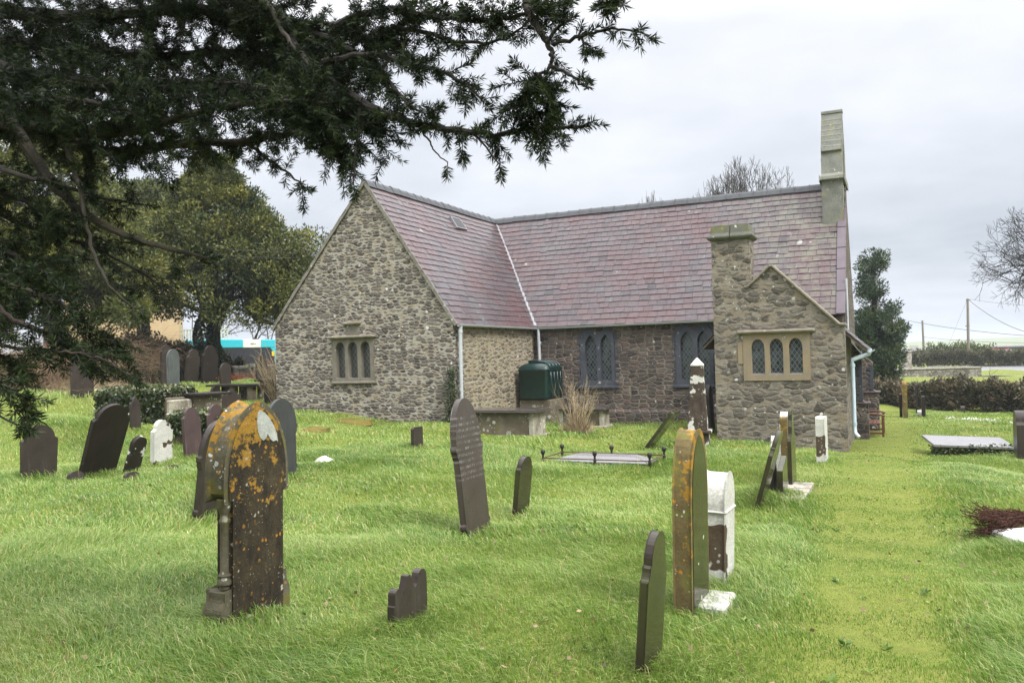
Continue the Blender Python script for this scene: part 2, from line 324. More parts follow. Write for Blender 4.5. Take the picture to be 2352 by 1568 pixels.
M['asphalt'] = simple('wet_road', (.20,.20,.205), .45, var=.15, sc=2)
M['curtain'] = simple('net_curtain', (.45,.45,.43), .9)
M['car_red'] = simple('red_car_paint', (.45,.02,.03), .3)
M['car_glass'] = simple('car_glass', (.25,.32,.38), .1)
M['cable'] = simple('black_cable', (.05,.05,.05), .6)
M['dead'] = simple('dead_foliage', (.085,.028,.014), .85, var=.6, sc=30)
M['white_marble'] = simple('pale_marble', (.62,.62,.60), .4, var=.15)
# slates: per-slate tint attribute
def slates_mat():
    k = NT('roof_slates'); t = k.attr(); o = k.obj(); f = k.noise(o,30,4,.6); g = k.noise(o,.9,4,.65); g2=k.noise(o,2.4,4,.7)
    c = k.ramp(t, [(0,(.030,.027,.029)),(.2,(.058,.047,.050)),(.5,(.078,.055,.060)),(.8,(.096,.060,.061)),(1,(.075,.069,.073))])
    c = k.mix(k.mr(g,.48,.68,0,.75), c, (.088,.088,.092))
    c = k.mix(k.mr(f,.35,.8,0,.45), c, (.075,.06,.064))
    c = k.mix(k.mr(k.noise(k.mp(o,(1,1,1.3),(3,1,2)),.55,4,.6),.46,.62,0,.55), c, (.10,.043,.043))
    x = k.n('SeparateXYZ',{0:o})   # greenish growth on the west end of the nave roof
    gm = k.math('MULTIPLY', k.mr(x,5.2,8.0), k.mr(g2,.42,.62,0,.7)); c = k.mix(gm, c, (.145,.145,.10))
    sp = k.math('MAXIMUM', spots(k,o,3.2,.78,(4,2,1),.34,.06), spots(k,o,8,.84,(1,2,5),.34)); sp = k.math('MULTIPLY', sp, k.mr(k.noise(o,.8,3,.6),.50,.66))
    st = k.noise(k.mp(o,(7,7,.9)),1.6,5,.65); c = k.mix(k.mr(st,.52,.72,0,.45), c, (.145,.135,.14))
    c = k.mix(k.math('MULTIPLY',sp,.8), c, (.36,.37,.35))
    return k.done(c, k.mr(f,.3,.75,.24,.42), k.bump(f,.15,.01), .42)
M['slates'] = slates_mat()
M['vergeslate'] = simple('purple_verge_slate', (.115,.088,.105), .4, var=.25, sc=3)
M['ridge'] = simple('dark_ridge_tile', (.055,.06,.065), .5, var=.4)
def glass_mat(name, base, line, s=.105, pane_glint=.35, wl=.09):
    k = NT(name); v,o = wallvec(k); X = k.n('SeparateXYZ',{0:v}); Z = k.n('SeparateXYZ',{0:v},out=1)
    a = k.math('ADD', k.math('DIVIDE',X,s), k.math('DIVIDE',Z,s*1.45)); b = k.math('SUBTRACT', k.math('DIVIDE',X,s), k.math('DIVIDE',Z,s*1.45))
    la = k.math('ABSOLUTE', k.math('SUBTRACT', k.math('FRACT',a), .5)); lb = k.math('ABSOLUTE', k.math('SUBTRACT', k.math('FRACT',b), .5))
    ln = k.mr(k.math('MINIMUM', la, lb), wl*.6, wl, 1, 0)
    pane = k.n('TexWhiteNoise', {'Vector':k.n('CombineXYZ',{'X':k.math('FLOOR',k.math('ADD',a,.5)),'Y':k.math('FLOOR',k.math('ADD',b,.5)),'Z':0.0})})
    c = k.mix(k.mr(pane,.0,1,0,pane_glint), base, (.10,.13,.15)); c = k.mix(ln, c, line)  # paler tone per pane paints varied reflections into the glass
    return k.done(c, k.math('MULTIPLY_ADD', ln, .35, .12), k.bump(k.math('ADD',ln,k.math('MULTIPLY',pane,.25)),.35,.01), .6)
M['lattice'] = glass_mat('leaded_lattice_glass', (.012,.015,.019), (.11,.125,.13), .115, .6)
M['lattice_dim'] = glass_mat('leaded_glass_faint', (.060,.062,.058), (.10,.10,.09), .13, .12, .06)
def leaf_mat(name, stops, rough=.5, trans=.25, spec=.35):
    k = NT(name); t = k.attr(); c = k.ramp(t, stops)
    p = k.n('BsdfPrincipled', {'Base Color':c,'Roughness':rough,'Specular IOR Level':spec}); tr = k.n('BsdfTranslucent', {'Color':c})
    k.t.links.new(k.n('MixShader',{0:trans,1:p,2:tr}), k.out.inputs[0]); return k.m
M['needle'] = leaf_mat('yew_needles', [(0,(.005,.010,.004)),(.5,(.015,.027,.009)),(1,(.045,.06,.015))], .5, .10, .15)
M['yew_leaf'] = leaf_mat('yew_foliage', [(0,(.014,.026,.008)),(.35,(.05,.068,.014)),(.7,(.13,.14,.026)),(1,(.22,.20,.035))], .55, .15)
M['hedge_dark'] = leaf_mat('unkempt_hedge_leaves', [(0,(.018,.020,.010)),(.4,(.05,.056,.024)),(.7,(.095,.075,.042)),(1,(.25,.22,.14))], .5, .12)
M['conifer'] = leaf_mat('conifer_foliage', [(0,(.018,.036,.018)),(.6,(.045,.075,.03)),(1,(.11,.13,.035))], .55, .2)
M['ivy'] = leaf_mat('ivy_leaves', [(0,(.012,.022,.008)),(.5,(.04,.062,.018)),(.85,(.10,.12,.04)),(1,(.26,.25,.15))], .35, .1, .6)
M['hedge'] = leaf_mat('hedge_leaves', [(0,(.05,.045,.03)),(.5,(.095,.10,.045)),(.85,(.16,.155,.07)),(1,(.26,.25,.18))], .5, .15)
M['bramble'] = leaf_mat('bramble_stems', [(0,(.07,.045,.03)),(.5,(.19,.12,.075)),(1,(.36,.27,.16))], .7, .0)
M['orangetwig'] = leaf_mat('orange_twigs', [(0,(.25,.07,.03)),(1,(.45,.14,.05))], .7, .0)
M['drytwig'] = leaf_mat('dry_twigs', [(0,(.12,.085,.05)),(.6,(.28,.21,.12)),(1,(.45,.37,.24))], .7, .0)
M['grass'] = leaf_mat('grass_blades', [(0,(.045,.10,.020)),(.3,(.12,.22,.036)),(.55,(.23,.345,.062)),(.75,(.34,.43,.12)),(.84,(.46,.51,.21)),(.92,(.58,.53,.25)),(1,(.45,.33,.14))], .36, .38, .5)
def ground_mat():
    k = NT('turf'); p = k.pos(); f = k.noise(p,14,6,.7); g = k.noise(p,.7,4,.6); h = k.noise(k.mp(p,(1,1,1)),60,3,.7)
    c = k.mix(k.mr(f,.3,.7), (.10,.135,.022), (.19,.22,.034)); c = k.mix(k.mr(g,.45,.65,0,.55), c, (.20,.215,.045)); c = k.mix(k.mr(h,.5,.75,0,.5), c, (.25,.28,.07)); c = k.mix(k.mr(k.noise(p,5,5,.7),.60,.70,0,.7), c, (.12,.085,.035))
    return k.done(c, .85, k.bump(k.math('ADD',f,h),.7,.04), .2)
M['turf'] = ground_mat()
# ------------------------------------------------------------------ CHURCH (frame: x along nave to the west, y into the picture, z from eye level)
L_, XW, ZE, ZR, WA, WT, HN, ZL = 5.37, 9.44, .967, 4.984, 2.75, 6.14, 2.93, 1.03
ZB = 2.3; BOT = -3.3
church = empty('church', ORG-Vector((0,0,ZB)), -A)
tag(church, 'old rubble stone church with purple slate roof and tall bellcote at its west end', 'church')
def cp(mb, name, mt, parent=None, **kw):
    o = mb.build(name, mt, parent or church, **kw)
    if parent is None: o.location = (0,0,ZB)
    return o
def arch_pts(u0,u1,z0,zs,zt,kind,n=7):
    c=(u0+u1)/2; pts=[(u0,z0),(u1,z0),(u1,zs)]
    for i in range(1,2*n):
        t=i/(2*n)
        if kind=='round': a=math.pi*t; pts.append((c+(u1-c)*math.cos(a), zs+(zt-zs)*math.sin(a)))
        else:
            s = t*2 if t<=.5 else (1-t)*2; a=s*math.pi/3.; x=(math.cos(a)-.5)/.5; y=math.sin(a)/math.sin(math.pi/3)
            pts.append((c+(u1-c)*x*(1 if t<=.5 else -1), zs+(zt-zs)*y))
    pts.append((u0,zs)); return pts
def win_holes(specs, kind): return [arch_pts(a,b,z0,zs,zt,kind) for a,b,z0,zs,zt in specs]
# --- transept gable window geometry
gU0,gZ1 = onV(763,779,0); gU1,gZ0 = onV(861,875,0)
lw=(gU1-gU0); gl=[]
for i in range(3):
    a=gU0+lw*(.085+.30*i); b=a+lw*.225; gl.append((a,b,gZ0+.10,gZ1-.30,gZ1-.10))
outer=[(-WT,BOT),(-.02,BOT),(-.02,ZE-.03),(-WA,ZR-.05),(-WT+.02,ZL-.05)]
w = MB().prism(outer, 0, .55, holes=[[(gU0,gZ0),(gU1,gZ0),(gU1,gZ1),(gU0,gZ1)]])
cp(w,'gable_wall',M['gable'])
# transept west return wall (U=-.02 plane) and back closing walls
cp(MB().prism([(.55,BOT),(L_,BOT),(L_,ZE-.04),(.55,ZE-.04)], -.57,-.02, axis='x'),'transept_side_wall',M['gable2'])
cp(MB().prism([(.55,BOT),(L_+5,BOT),(L_+5,ZL-.06),(.55,ZL-.06)], -WT,-WT+.5, axis='x'),'transept_rear_side_wall',M['gable2'])
def make_window(name, U0,U1,Z0,Z1,V, specs, kind, fm, gm, depth=.24, proud=.025, glass_back=.15, outer=None, label=None, extra=None):
    o = outer or [(U0,Z0),(U1,Z0),(U1,Z1),(U0,Z1)]
    fmb = MB().prism(o, V-proud, V+depth, holes=win_holes(specs,kind))
    if extra: fmb.add(extra.v,extra.f)
    f = cp(fmb, name, fm, bevel=.006)
    if label: f['label']=label
    for (a,b,z0,zs,zt) in specs:
        g = MB().prism(arch_pts(a-.02,b+.02,z0-.02,zs,zt+.02,kind), V+glass_back, V+glass_back+.03).build('pane', gm, f)
    return f
gw = make_window('window',gU0,gU1,gZ0,gZ1,0,gl,'round',M['greystone'],M['lattice_dim'],label='three round-headed lights in a plain grey stone frame')
MB().box(gU0-.05,gU1+.06,-.07,.1,gZ0-.07,gZ0+.0).build('sill',M['greystone'],gw,bevel=.02)
MB().box(gU0-.09,gU1+.08,-.15,.05,gZ1+.003,gZ1+.085).build('hood',M['coping'],gw,bevel=.03)
nu0,nz1=onV(790,738,0); nu1,nz0=onV(830,772,0)
nb=cp(MB().box(nu0+.06,nu1-.06,-.02,.1,nz0-.05,nz1-.1),'date_stone',M['greystone'],bevel=.01)
MB().box(nu0,nu1,-.12,.1,nz1-.11,nz1-.02).build('hood',M['coping'],nb,bevel=.03)
# --- nave south wall (V=L_)
NV=L_
def px_uz(x,y,V=NV): return onV(x,y,V)
a0,zt=px_uz(1324,748); a1,zb=px_uz(1423,885); 
l1a,_=px_uz(1343.6,800); l1b,_=px_uz(1369.8,800); l2a,_=px_uz(1378.3,800); l2b,_=px_uz(1403.5,800)
zs_=px_uz(1350,874)[1]; ztp=px_uz(1357,770)[1]
def nave_window(du, sc):
    c0=(a0+a1)/2+du; X=lambda u:c0+(u-(a0+a1)/2)*sc; z1=zt; zsill=zb
    sp=[(X(l1a),X(l1b),zs_,ztp-.36,ztp),(X(l2a),X(l2b),zs_,ztp-.36,ztp)]
    m=.12; L0,R0=X(a0)+m,X(a1)-m; mid=(L0+R0)/2; s=z1-.52; T=z1-.10
    o=[(L0,zsill),(R0,zsill),(R0,s)]
    for i in range(1,7): t=i/6; a=t*1.15; o.append((mid+.0+(R0-mid)*(1-.5*t**1.7), s+(T-s)*math.sin(t*math.pi/2)))
    o.append((mid,T-.17))
    for i in range(6,0,-1): t=i/6; o.append((mid-(mid-L0)*(1-.5*t**1.7), s+(T-s)*math.sin(t*math.pi/2)))
    o.append((L0,s))
    return sp,o,(L0,R0,mid,s,T)
W1=nave_window(0,1.0)
du=px_uz(1596,800)[0]-px_uz(1373.5,800)[0]
W2=nave_window(du,1.0)
wallo=[(-.02,BOT),(XW,BOT),(XW,ZE-.03),(-.02,ZE-.03)]
cp(MB().prism(wallo, NV, NV+.5, holes=[W1[1],W2[1]]),'nave_wall',M['nave'])
for (sp,o,(L0,R0,mid,s,T)) in (W1,W2):
    b=MB()
    nrow=13; hh=(s-zb)/nrow
    for i in range(nrow):
        if i%2==0:
            b.box(L0-.12,L0-.002,NV-.012,NV+.05,zb+i*hh+.006,zb+(i+1)*hh-.006); b.box(R0+.002,R0+.12,NV-.012,NV+.05,zb+i*hh+.006,zb+(i+1)*hh-.006)
    for sd in (-1,1):      # voussoirs following each arch half
        nb_=17; P=[]
        for i in range(nb_+1):
            t=i/nb_*.98; hw=(R0-mid); P.append(Vector((mid+sd*hw*(1-.5*t**1.7),0,s+(T-s)*math.sin(t*math.pi/2))))
        for i in range(nb_):
            p,q=P[i],P[i+1]; t=(q-p); ln=t.length; t.normalize(); nn=Vector((t.z,0,-t.x))*sd*1.0
            if nn.x*sd<0 and nn.z<0: nn=-nn
            Mx=Matrix(((t.x,0,nn.x,p.x),(0,1,0,0),(t.z,0,nn.z,p.z),(0,0,0,1)))
            b.box(.006,ln-.006,NV-.014,NV+.05,.003,.115,Mx)
        for i in range(6):
            t=1-.98*(i/14); 
    f=make_window('window',0,0,0,0,NV,sp,'pointed',M['slate_dress'],M['lattice'],outer=o,label='pair of pointed lattice windows dressed in blue slate',extra=b)
    MB().box(L0-.10,R0+.10,NV-.06,NV+.1,zb-.09,zb-.003).build('sill',M['slate_dress'],f,bevel=.015)
zpl=px_uz(1500,942)[1]
cp(MB().prism([(NV-.11,BOT),(NV-.11,zpl-.05),(NV-.02,zpl+.03),(NV-.003,zpl+.03),(NV-.003,BOT)],0.02,XW+.02,axis='x'),'plinth',M['nave'])
# west wall with gable, set just proud of the nave side wall end
VR=L_+HN
cp(MB().prism([(NV+.003,BOT),(NV+2*HN,BOT),(NV+2*HN,ZE),(VR,ZR+.02),(NV+.003,ZE)], XW-.5,XW+.02,axis='x'),'west_wall',M['nave'])
cp(MB().prism([(0,BOT),(XW-.5,BOT),(XW-.5,ZE-.03),(0,ZE-.03)], NV+2*HN-.5, NV+2*HN),'nave_rear_wall',M['nave'])
# buttresses on the west front
for (v0,v1,ex,zc,zlow) in ((NV+.02,NV+.55,.40,.05,-1.62),(NV+2.5,NV+3.1,.62,-.25,-1.45)):
    o=MB().prism([(XW+.022,BOT),(XW+ex+.14,BOT),(XW+ex+.14,zlow-.04),(XW+ex,zlow+.04),(XW+ex,zc-.32),(XW+.022,zc+.18)], v0,v1)
    bt=cp(o,'buttress',M['nave'])
    pts_=[(XW+ex+.012,zlow+.06),(XW+ex+.012,zc-.40)]; nq=10; hq=(zc-.46-zlow)/nq
    for i in range(nq-1,-1,-1): xx=XW+ex-(.17 if i%2==0 else .08); pts_+=[(xx,zlow+.06+(i+1)*hq),(xx,zlow+.06+i*hq)]
    q=MB().prism(pts_,v0-.012,v0+.1)
    q.build('quoins',M['slate_dress'],bt)
    MB().box(XW+.02,XW+ex+.19,v0-.04,v1+.03,zlow-.035,zlow+.0).build('offset_slab',M['vergeslate'],bt,bevel=.01)
# --- roofs ----------------------------------------------------------------
def slate_field(name, P, rng, n_course, half, seedn=0, wmean=.30, green=None):
    """P(s,q)->point for distance q along the eave and slope fraction s(0..1); rng(s)->(q0,q1)"""
    rr=np.random.default_rng(seedn); V=[];Fq=[];T=[]
    for c in range(n_course):
        s0=c/n_course; s1=min(1,(c+1.28)/n_course); q0,q1=rng((c+.5)/n_course); q=q0-(0 if c%2 else .14)
        ct=rr.normal(0,.07)
        while q<q1-.02:
            wd=rr.uniform(.8,1.2)*wmean*(1-.2*s0); qa=max(q,q0); qb=min(q+wd-.013,q1); q+=wd
            if qb-qa<.05: continue
            j=rr.uniform(-.014,.014)/half; lift=rr.uniform(.024,.036); sk=rr.uniform(-.006,.006)/half+(rr.uniform(-.02,.02)/half if rr.uniform()<.03 else 0); j-=(rr.uniform(.02,.06)/half if rr.uniform()<.015 else 0)
            nrm=P.n; a=P(s0+j,qa)+nrm*lift; b=P(s0+j+sk,qb)+nrm*(lift+rr.uniform(-.004,.006)); c_=P(s1,qb)+nrm*.008; d=P(s1,qa)+nrm*.008
            a0_=a-nrm*.016; b0_=b-nrm*.016; i=len(V); V+= [a,b,c_,d,a0_,b0_]
            Fq += [(i,i+1,i+2,i+3),(i+4,i+5,i+1,i),(i+4,i,i+3,i+3),(i+5,i+2,i+1,i+1)][:2]; t=np.clip(rr.normal(.52,.24)+ct,0,1); T+=[t]*6
    return V,Fq,T
def deck(S,q0,q1,name,mt,dz=0,par=None):
    nf,nq=12,24; V=[];F=[]
    for i in range(nf+1):
        f=i/nf; a,b=q0(f),q1(f)
        for j in range(nq+1): V.append(S(f,a+(b-a)*j/nq)-Vector((0,0,dz)))
    for i in range(nf):
        for j in range(nq): k=i*(nq+1)+j; F.append((k,k+1,k+nq+2,k+nq+1))
    return cp(MB().add(V,F),name,mt)
class Slope:
    def __init__(s,e0,qd,up): s.e0,s.qd,s.up=Vector(e0),Vector(qd),Vector(up); s.n=s.up.cross(s.qd).normalized(); s.n = s.n if s.n.z>0 else -s.n
    def __call__(s,f,q): return s.e0+s.qd*q+s.up*f+s.n*(.016*math.sin(q*.9+1)*math.sin(f*3.1)+.006*math.sin(q*2.7)*math.sin(f*9))
OV=.10
# transept west slope: eave at U=+OV falls a little lower
k_=OV*(ZR-ZE)/WA
S1=Slope((OV,0,ZE-k_),(0,1,0),(-(WA+OV),0,ZR-ZE+k_))
frac=lambda s: max(0,(s*(WA+OV)-OV)/WA)
V,Fq,T=slate_field('t',S1,lambda s:(-.06, L_-OV*1.0+ (s*(WA+OV))*(HN/WA) ),24,5.0,1,.30)
tr=fast('transept_roof_slates',[tuple(v) for v in V],Fq,M['slates'],church,T); tr.location=(0,0,ZB)
deck(S1,lambda f:-.05,lambda f:L_-.1+f*(HN+.1),'transept_roof_deck',M['ridge'])
S1b=Slope((-WT-.08,0,ZL-.12),(0,1,0),(WT-WA+.08,0,ZR-ZL+.12))
V,Fq,T=slate_field('t',S1b,lambda s:(-.06, L_+3),24,5.0,5,.30)
trb=fast('transept_rear_roof_slates',[tuple(v) for v in V],Fq,M['slates'],church,T); trb.location=(0,0,ZB)
deck(S1b,lambda f:-.04,lambda f:L_+3,'transept_rear_roof_deck',M['ridge'])
S2=Slope((0,NV-OV,ZE-.137),(1,0,0),(0,HN+OV,ZR-ZE+.137))
V,Fq,T=slate_field('n',S2,lambda s:(OV-s*(HN+OV)*(WA/HN), XW-.21),23,5.0,2,.31)
nr=fast('nave_roof_slates',[tuple(v) for v in V],Fq,M['slates'],church,T); nr.location=(0,0,ZB)
deck(S2,lambda f:.1-f*(WA+.1),lambda f:XW,'nave_roof_deck',M['ridge'])
S2b=Slope((0,NV+2*HN+OV,ZE-.137),(1,0,0),(0,-(HN+OV),ZR-ZE+.137))
cp(MB().add([S2b(0,-WA),S2b(0,XW),S2b(1,XW),S2b(1,-WA)],[(0,1,2,3)]),'nave_rear_roof',M['vergeslate'])
# verge slabs on the west gable
vb=MB()
for i in range(5):
    s0,s1=i/5*.80+.0,(i+1)/5*.80-.004
    p=[S2(s0,XW-.20),S2(s0,XW+.045),S2(s1,XW+.045),S2(s1,XW-.20)]; nn=S2.n
    vb.add([q+nn*.065 for q in p]+[q+nn*.0 for q in p],[(0,1,2,3),(7,6,5,4),(0,4,5,1),(1,5,6,2),(2,6,7,3),(3,7,4,0)])
cp(vb,'verge_slates',M['vergeslate'],bevel=.006)
# mortar verge on the gable
mv=MB()
for S_,e in ((S1,-.06),(S1b,-.06)):
    for i in range(22):
        s0,s1=i/22,(i+1)/22; p=[S_(s0,e+random.uniform(-.01,.01)),S_(s0,-.03),S_(s1,-.03),S_(s1,e+random.uniform(-.01,.01))]; nn=S_.n
        hgt=.032+random.uniform(0,.012)
        mv.add([q+nn*hgt for q in p]+[q-nn*.05 for q in p],[(0,1,2,3),(7,6,5,4),(0,4,5,1),(1,5,6,2),(2,6,7,3),(3,7,4,0)])
cp(mv,'verge_mortar',M['verge'])
# ridge tiles
def ridge_run(p0,p1,n,name,side):
    p0,p1=Vector(p0),Vector(p1); d=(p1-p0)/n; mb=MB()
    for i in range(n):
        a=p0+d*i; b=a+d*.985; dz=random.uniform(-.008,.008)
        for q,r,e in ((a,a+d*.07,.018),(a+d*.07,b,0)):
            sec=[(-.16,-.12),(-.09,.02+e),(-.03,.085+e),(.03,.085+e),(.09,.02+e),(.16,-.12)]
            vs=[x+side*s+Vector((0,0,z+dz)) for x in (q,r) for s,z in sec]; m=6
            mb.add(vs,[(j,j+1,m+j+1,m+j) for j in range(m-1)]+[tuple(range(m)),tuple(range(2*m-1,m-1,-1))])
    return cp(mb,name,M['ridge'])
ridge_run((-WA,-.05,ZR-.01),(-WA,VR-.1,ZR-.01),19,'transept_ridge_tiles',Vector((1,0,0)))
ridge_run((-WA-.05,VR,ZR-.0),(XW-.62,VR,ZR-.0),27,'nave_ridge_tiles',Vector((0,1,0)))
# lead valley
va,vb_=Vector((OV,NV-OV,ZE-.10)),Vector((-WA,VR,ZR+.03)); vd=vb_-va; sd=Vector((.035,.035,0))
mb=MB(); nn=8
for i in range(nn):
    p=va+vd*i/nn; q=va+vd*(i+.97)/nn; up=Vector((0,0,.03)); mb.add([p-sd+up*1.4,p+up,q+up,q-sd+up*1.4,p+sd+up*1.4,q+sd+up*1.4],[(0,1,2,3),(1,4,5,2)])
cp(mb,'valley_flashing',M['lead'])
# skylight
r0=onV(0,0,0)
def on_slope(px,py,S):
    r=ray(px,py); o=Vector((0,0,EYE))-ORG; loc=lambda w: Vector((w.dot(UX),w.dot(VX),w.z))
    O,D=loc(o),loc(r); t=(S.e0-O).dot(S.n)/D.dot(S.n); return O+D*t
sk=[on_slope(x,y,S1) for x,y in ((1031,499),(1052,504),(1071,530),(1047,525))]
n1=S1.n
fr=cp(MB().add([q+n1*.07 for q in sk]+[q-n1*.02 for q in sk],[(0,1,2,3),(7,6,5,4),(0,4,5,1),(1,5,6,2),(2,6,7,3),(3,7,4,0)]),'skylight',M['lead'])
c_=sum(sk,Vector())/4; s2=[c_+(q-c_)*.84 for q in sk]
MB().add([q+n1*.074 for q in s2],[(0,1,2,3)]).build('pane',M['cable'],fr)
# gutters and downpipes
def gutter(p,q,name='gutter',mt='gutter',r=.062):
    mb=MB(); p,q=Vector(p),Vector(q); d=(q-p).normalized(); s=d.cross(Vector((0,0,1))).normalized(); n=8
    sec=[(math.cos(math.pi+math.pi*i/n)*r, math.sin(math.pi+math.pi*i/n)*r) for i in range(n+1)]; sec2=[(a*.86,b*.86+.0) for a,b in sec][::-1]
    al=sec+sec2; m=len(al); vs=[x+s*a+Vector((0,0,b)) for x in (p,q) for a,b in al]
    mb.add(vs,[(j,(j+1)%m,m+(j+1)%m,m+j) for j in range(m)]+[tuple(range(m)),tuple(range(2*m-1,m-1,-1))])
    return cp(mb,name,M[mt])
gutter((OV+.05,-.02,ZE-.13),(OV+.05,L_-.10,ZE-.15)); gutter((.08,NV-OV-.05,ZE-.15),(8.0,NV-OV-.05,ZE-.13))
def pipe(pts,r=.05,name='downpipe',mt='pipe',collars=()):
    mb=MB().tube(pts,r,12)
    for c in collars: c=Vector(c); mb.tube([c,c+Vector((0,0,.07))],r*1.22,12)
    return cp(mb,name,M[mt],smooth=True)
pipe([(OV+.05,.12,ZE-.17),(OV+.03,.12,ZE-.3),(OV+.0,.12,-2.0)],.052,collars=[(OV+.0,.12,-.95),(OV+.03,.12,ZE-.36)])
pipe([(.22,NV-.15,ZE-.17),(.24,NV-.10,-2.2)],.05,collars=[(.23,NV-.12,.3)])
# --- bellcote: profile across the nave, extruded along it
def bz(y,V=VR-.9): return onV(1925,y,V)[1]
bx0,bx1=XW-.60,XW-.02
prof=[(VR-1.0,bz(517)),(VR-1.0,bz(412)-.0),(VR-1.06,bz(410)),(VR-1.06,bz(404)),(VR-.94,bz(396)),(VR-.80,bz(345))]
zt0,zt1=bz(345),bz(262,VR-.1)
steps=7
for i in range(steps):
    v0=VR-.84+.80*i/steps; z=zt0+(zt1-zt0)*i/steps; prof.append((v0-.03,z+.03)); prof.append((v0+.02,z+(zt1-zt0)/steps*.97))
prof.append((VR-.06,zt1+.05)); half=prof
full=half+[(2*VR-v,z) for v,z in reversed(half)]
arch=arch_pts(VR-.30,VR+.30,ZR+.35,ZR+1.05,ZR+1.45,'pointed')
bc=cp(MB().prism(full,bx0,bx1,axis='x',holes=[arch]),'bellcote',M['bellcote'],bevel=.012)
MB().prism([(VR-1.12,bz(412)-.02),(VR+1.12,bz(412)-.02),(VR+1.08,bz(402)),(VR-1.08,bz(402))],bx0-.07,bx1+.07,axis='x').build('shoulder_band',M['bellcote'],bc,bevel=.03)
MB().box(bx0-.02,bx1+.03,VR-.13,VR+.13,zt1+.03,zt1+.14).build('cap_stone',M['bellcote'],bc,bevel=.02)
MB().lathe([(.17,0),(.13,.06),(.10,.2),(.04,.26)],(XW-.31,VR,ZR+.78),14).build('bell',M['rust'],bc,smooth=True)
bb=onV(1878,368,VR)
MB().tube([(bx0+.02,VR,bb[1]+.12),(bb[0]+.1,VR,bb[1])],.022,6).build('bell_arm',M['iron'],bc)
MB().tube([(bb[0]+.1,VR,bb[1]),(bb[0]+.12,VR,ZR+.1)],.009,5).build('bell_rope',M['iron'],bc)
# roof-side flashing at the bellcote foot
# --- vestry -----------------------------------------------------------------
VV=L_-3.2
vp=lambda x,y: onV(x,y,VV)
uL=vp(1641,800)[0]; uR=vp(1941,800)[0]; uC=vp(1724,600)[0]; zC=vp(1680,552)[1]
ap=vp(1770,612); kl=vp(1716,662); kr=vp(1934,747)
vh0=vp(1706,768); vh1=vp(1864,872)
vU0,vU1,vZ0,vZ1=vh0[0],vh1[0],vh1[1],vh0[1]
vo=[(uL,BOT),(uR,BOT),(uR,kr[1]),(kr[0]-.08,kr[1]),(ap[0],ap[1]),(kl[0]+.02,kl[1]),(uC,kl[1]),(uL,kl[1])]
vwall=cp(MB().prism(vo,VV,VV+.5,holes=[[(vU0,vZ0),(vU1,vZ0),(vU1,vZ1),(vU0,vZ1)]]),'vestry_front_wall',M['vestry'])
w_=vU1-vU0; sp=[]
for x0,x1 in ((1719.5,1745),(1767,1799.5),(1815.5,1847)):
    a=vp(x0 if x0!=1719.5 else 1721,820)[0]; b=vp(x1,820)[0]; sp.append((a,b,vp(1780,858)[1],vp(1780,799)[1],vp(1780,780)[1]))
hh_=vZ1-vZ0; sp=[(vU0+w_*(c-.098),vU0+w_*(c+.098),vZ0+.13*hh_,vZ1-.30*hh_,vZ1-.115*hh_) for c in (.225,.50,.785)]
vw=make_window('window',vU0,vU1,vZ0,vZ1,VV,sp,'round',M['sandstone'],M['lattice'],glass_back=.10,label='three round-headed lattice lights in a sandstone frame')
MB().box(vU0-.14,vU1+.12,VV-.13,VV+.05,vZ1+.003,vZ1+.10).build('hood',M['coping'],vw,bevel=.035)
MB().box(vU0-.14,vU0-.003,VV-.02,VV+.1,vZ0+.42,vZ1-.22).build('quoin',M['sandstone'],vw,bevel=.008)
ob=MB()
for (a,b,z0,zs,zt) in sp: ob.box(a,b,VV+.02,VV+.09,z0-.01,z0+.03)
ob.build('sill',M['lead'],vw)
# chimney
CD=.72
ch=cp(MB().box(uL,uC-.02,VV+.003,VV+CD,kl[1]+.002,zC),'chimney',M['vestry'])
zc1=vp(1680,514)[1]
capz=[(.0,zC),(.09,zC+.07),(.09,zC+.12),(.02,zC+.19),(-.03,zc1)]
cb=MB(); hw=(uC-.02-uL)/2
for cx in (uL+hw/2-.01, uL+hw*1.5+.01):
    vs=[];fs=[]
    for e,z in capz:
        for sx,sy in ((-1,-1),(1,-1),(1,1),(-1,1)): vs.append((cx+sx*(hw/2+(e if (sx<0)==(cx<uL+hw) else .004)), VV+CD/2+sy*(CD/2+e), z))
    for i in range(4):
        for j in range(4): fs.append((i*4+j,i*4+(j+1)%4,i*4+4+(j+1)%4,i*4+4+j))
    fs+=[(3,2,1,0),(16,17,18,19)]; cb.add(vs,fs)
cb.build('chimney_cap',M['chimney_cap'],ch,bevel=.015)
# coping
def coping(pts,name='coping'):
    mb=MB()
    for (a,b) in zip(pts[:-1],pts[1:]):
        a,b=Vector((a[0],0,a[1])),Vector((b[0],0,b[1])); t=(b-a); l=t.length; t.normalize(); nn=Vector((-t.z,0,t.x)); nn=nn if nn.z>0 else -nn
        Mx=Matrix(((t.x,0,nn.x,a.x),(0,1,0,0),(t.z,0,nn.z,a.z),(0,0,0,1))); mb.box(-.01,l+.01,VV-.07,VV+.42,.004,.065,Mx)
    return cp(mb,name,M['coping'],bevel=.015)
coping([(uC-.17,kl[1]),(kl[0]+.02,kl[1])]); coping([(kl[0]+.02,kl[1]),ap]); coping([ap,(kr[0]-.08,kr[1])]); coping([(kr[0]-.08,kr[1]),(uR+.03,kr[1]-.01)])
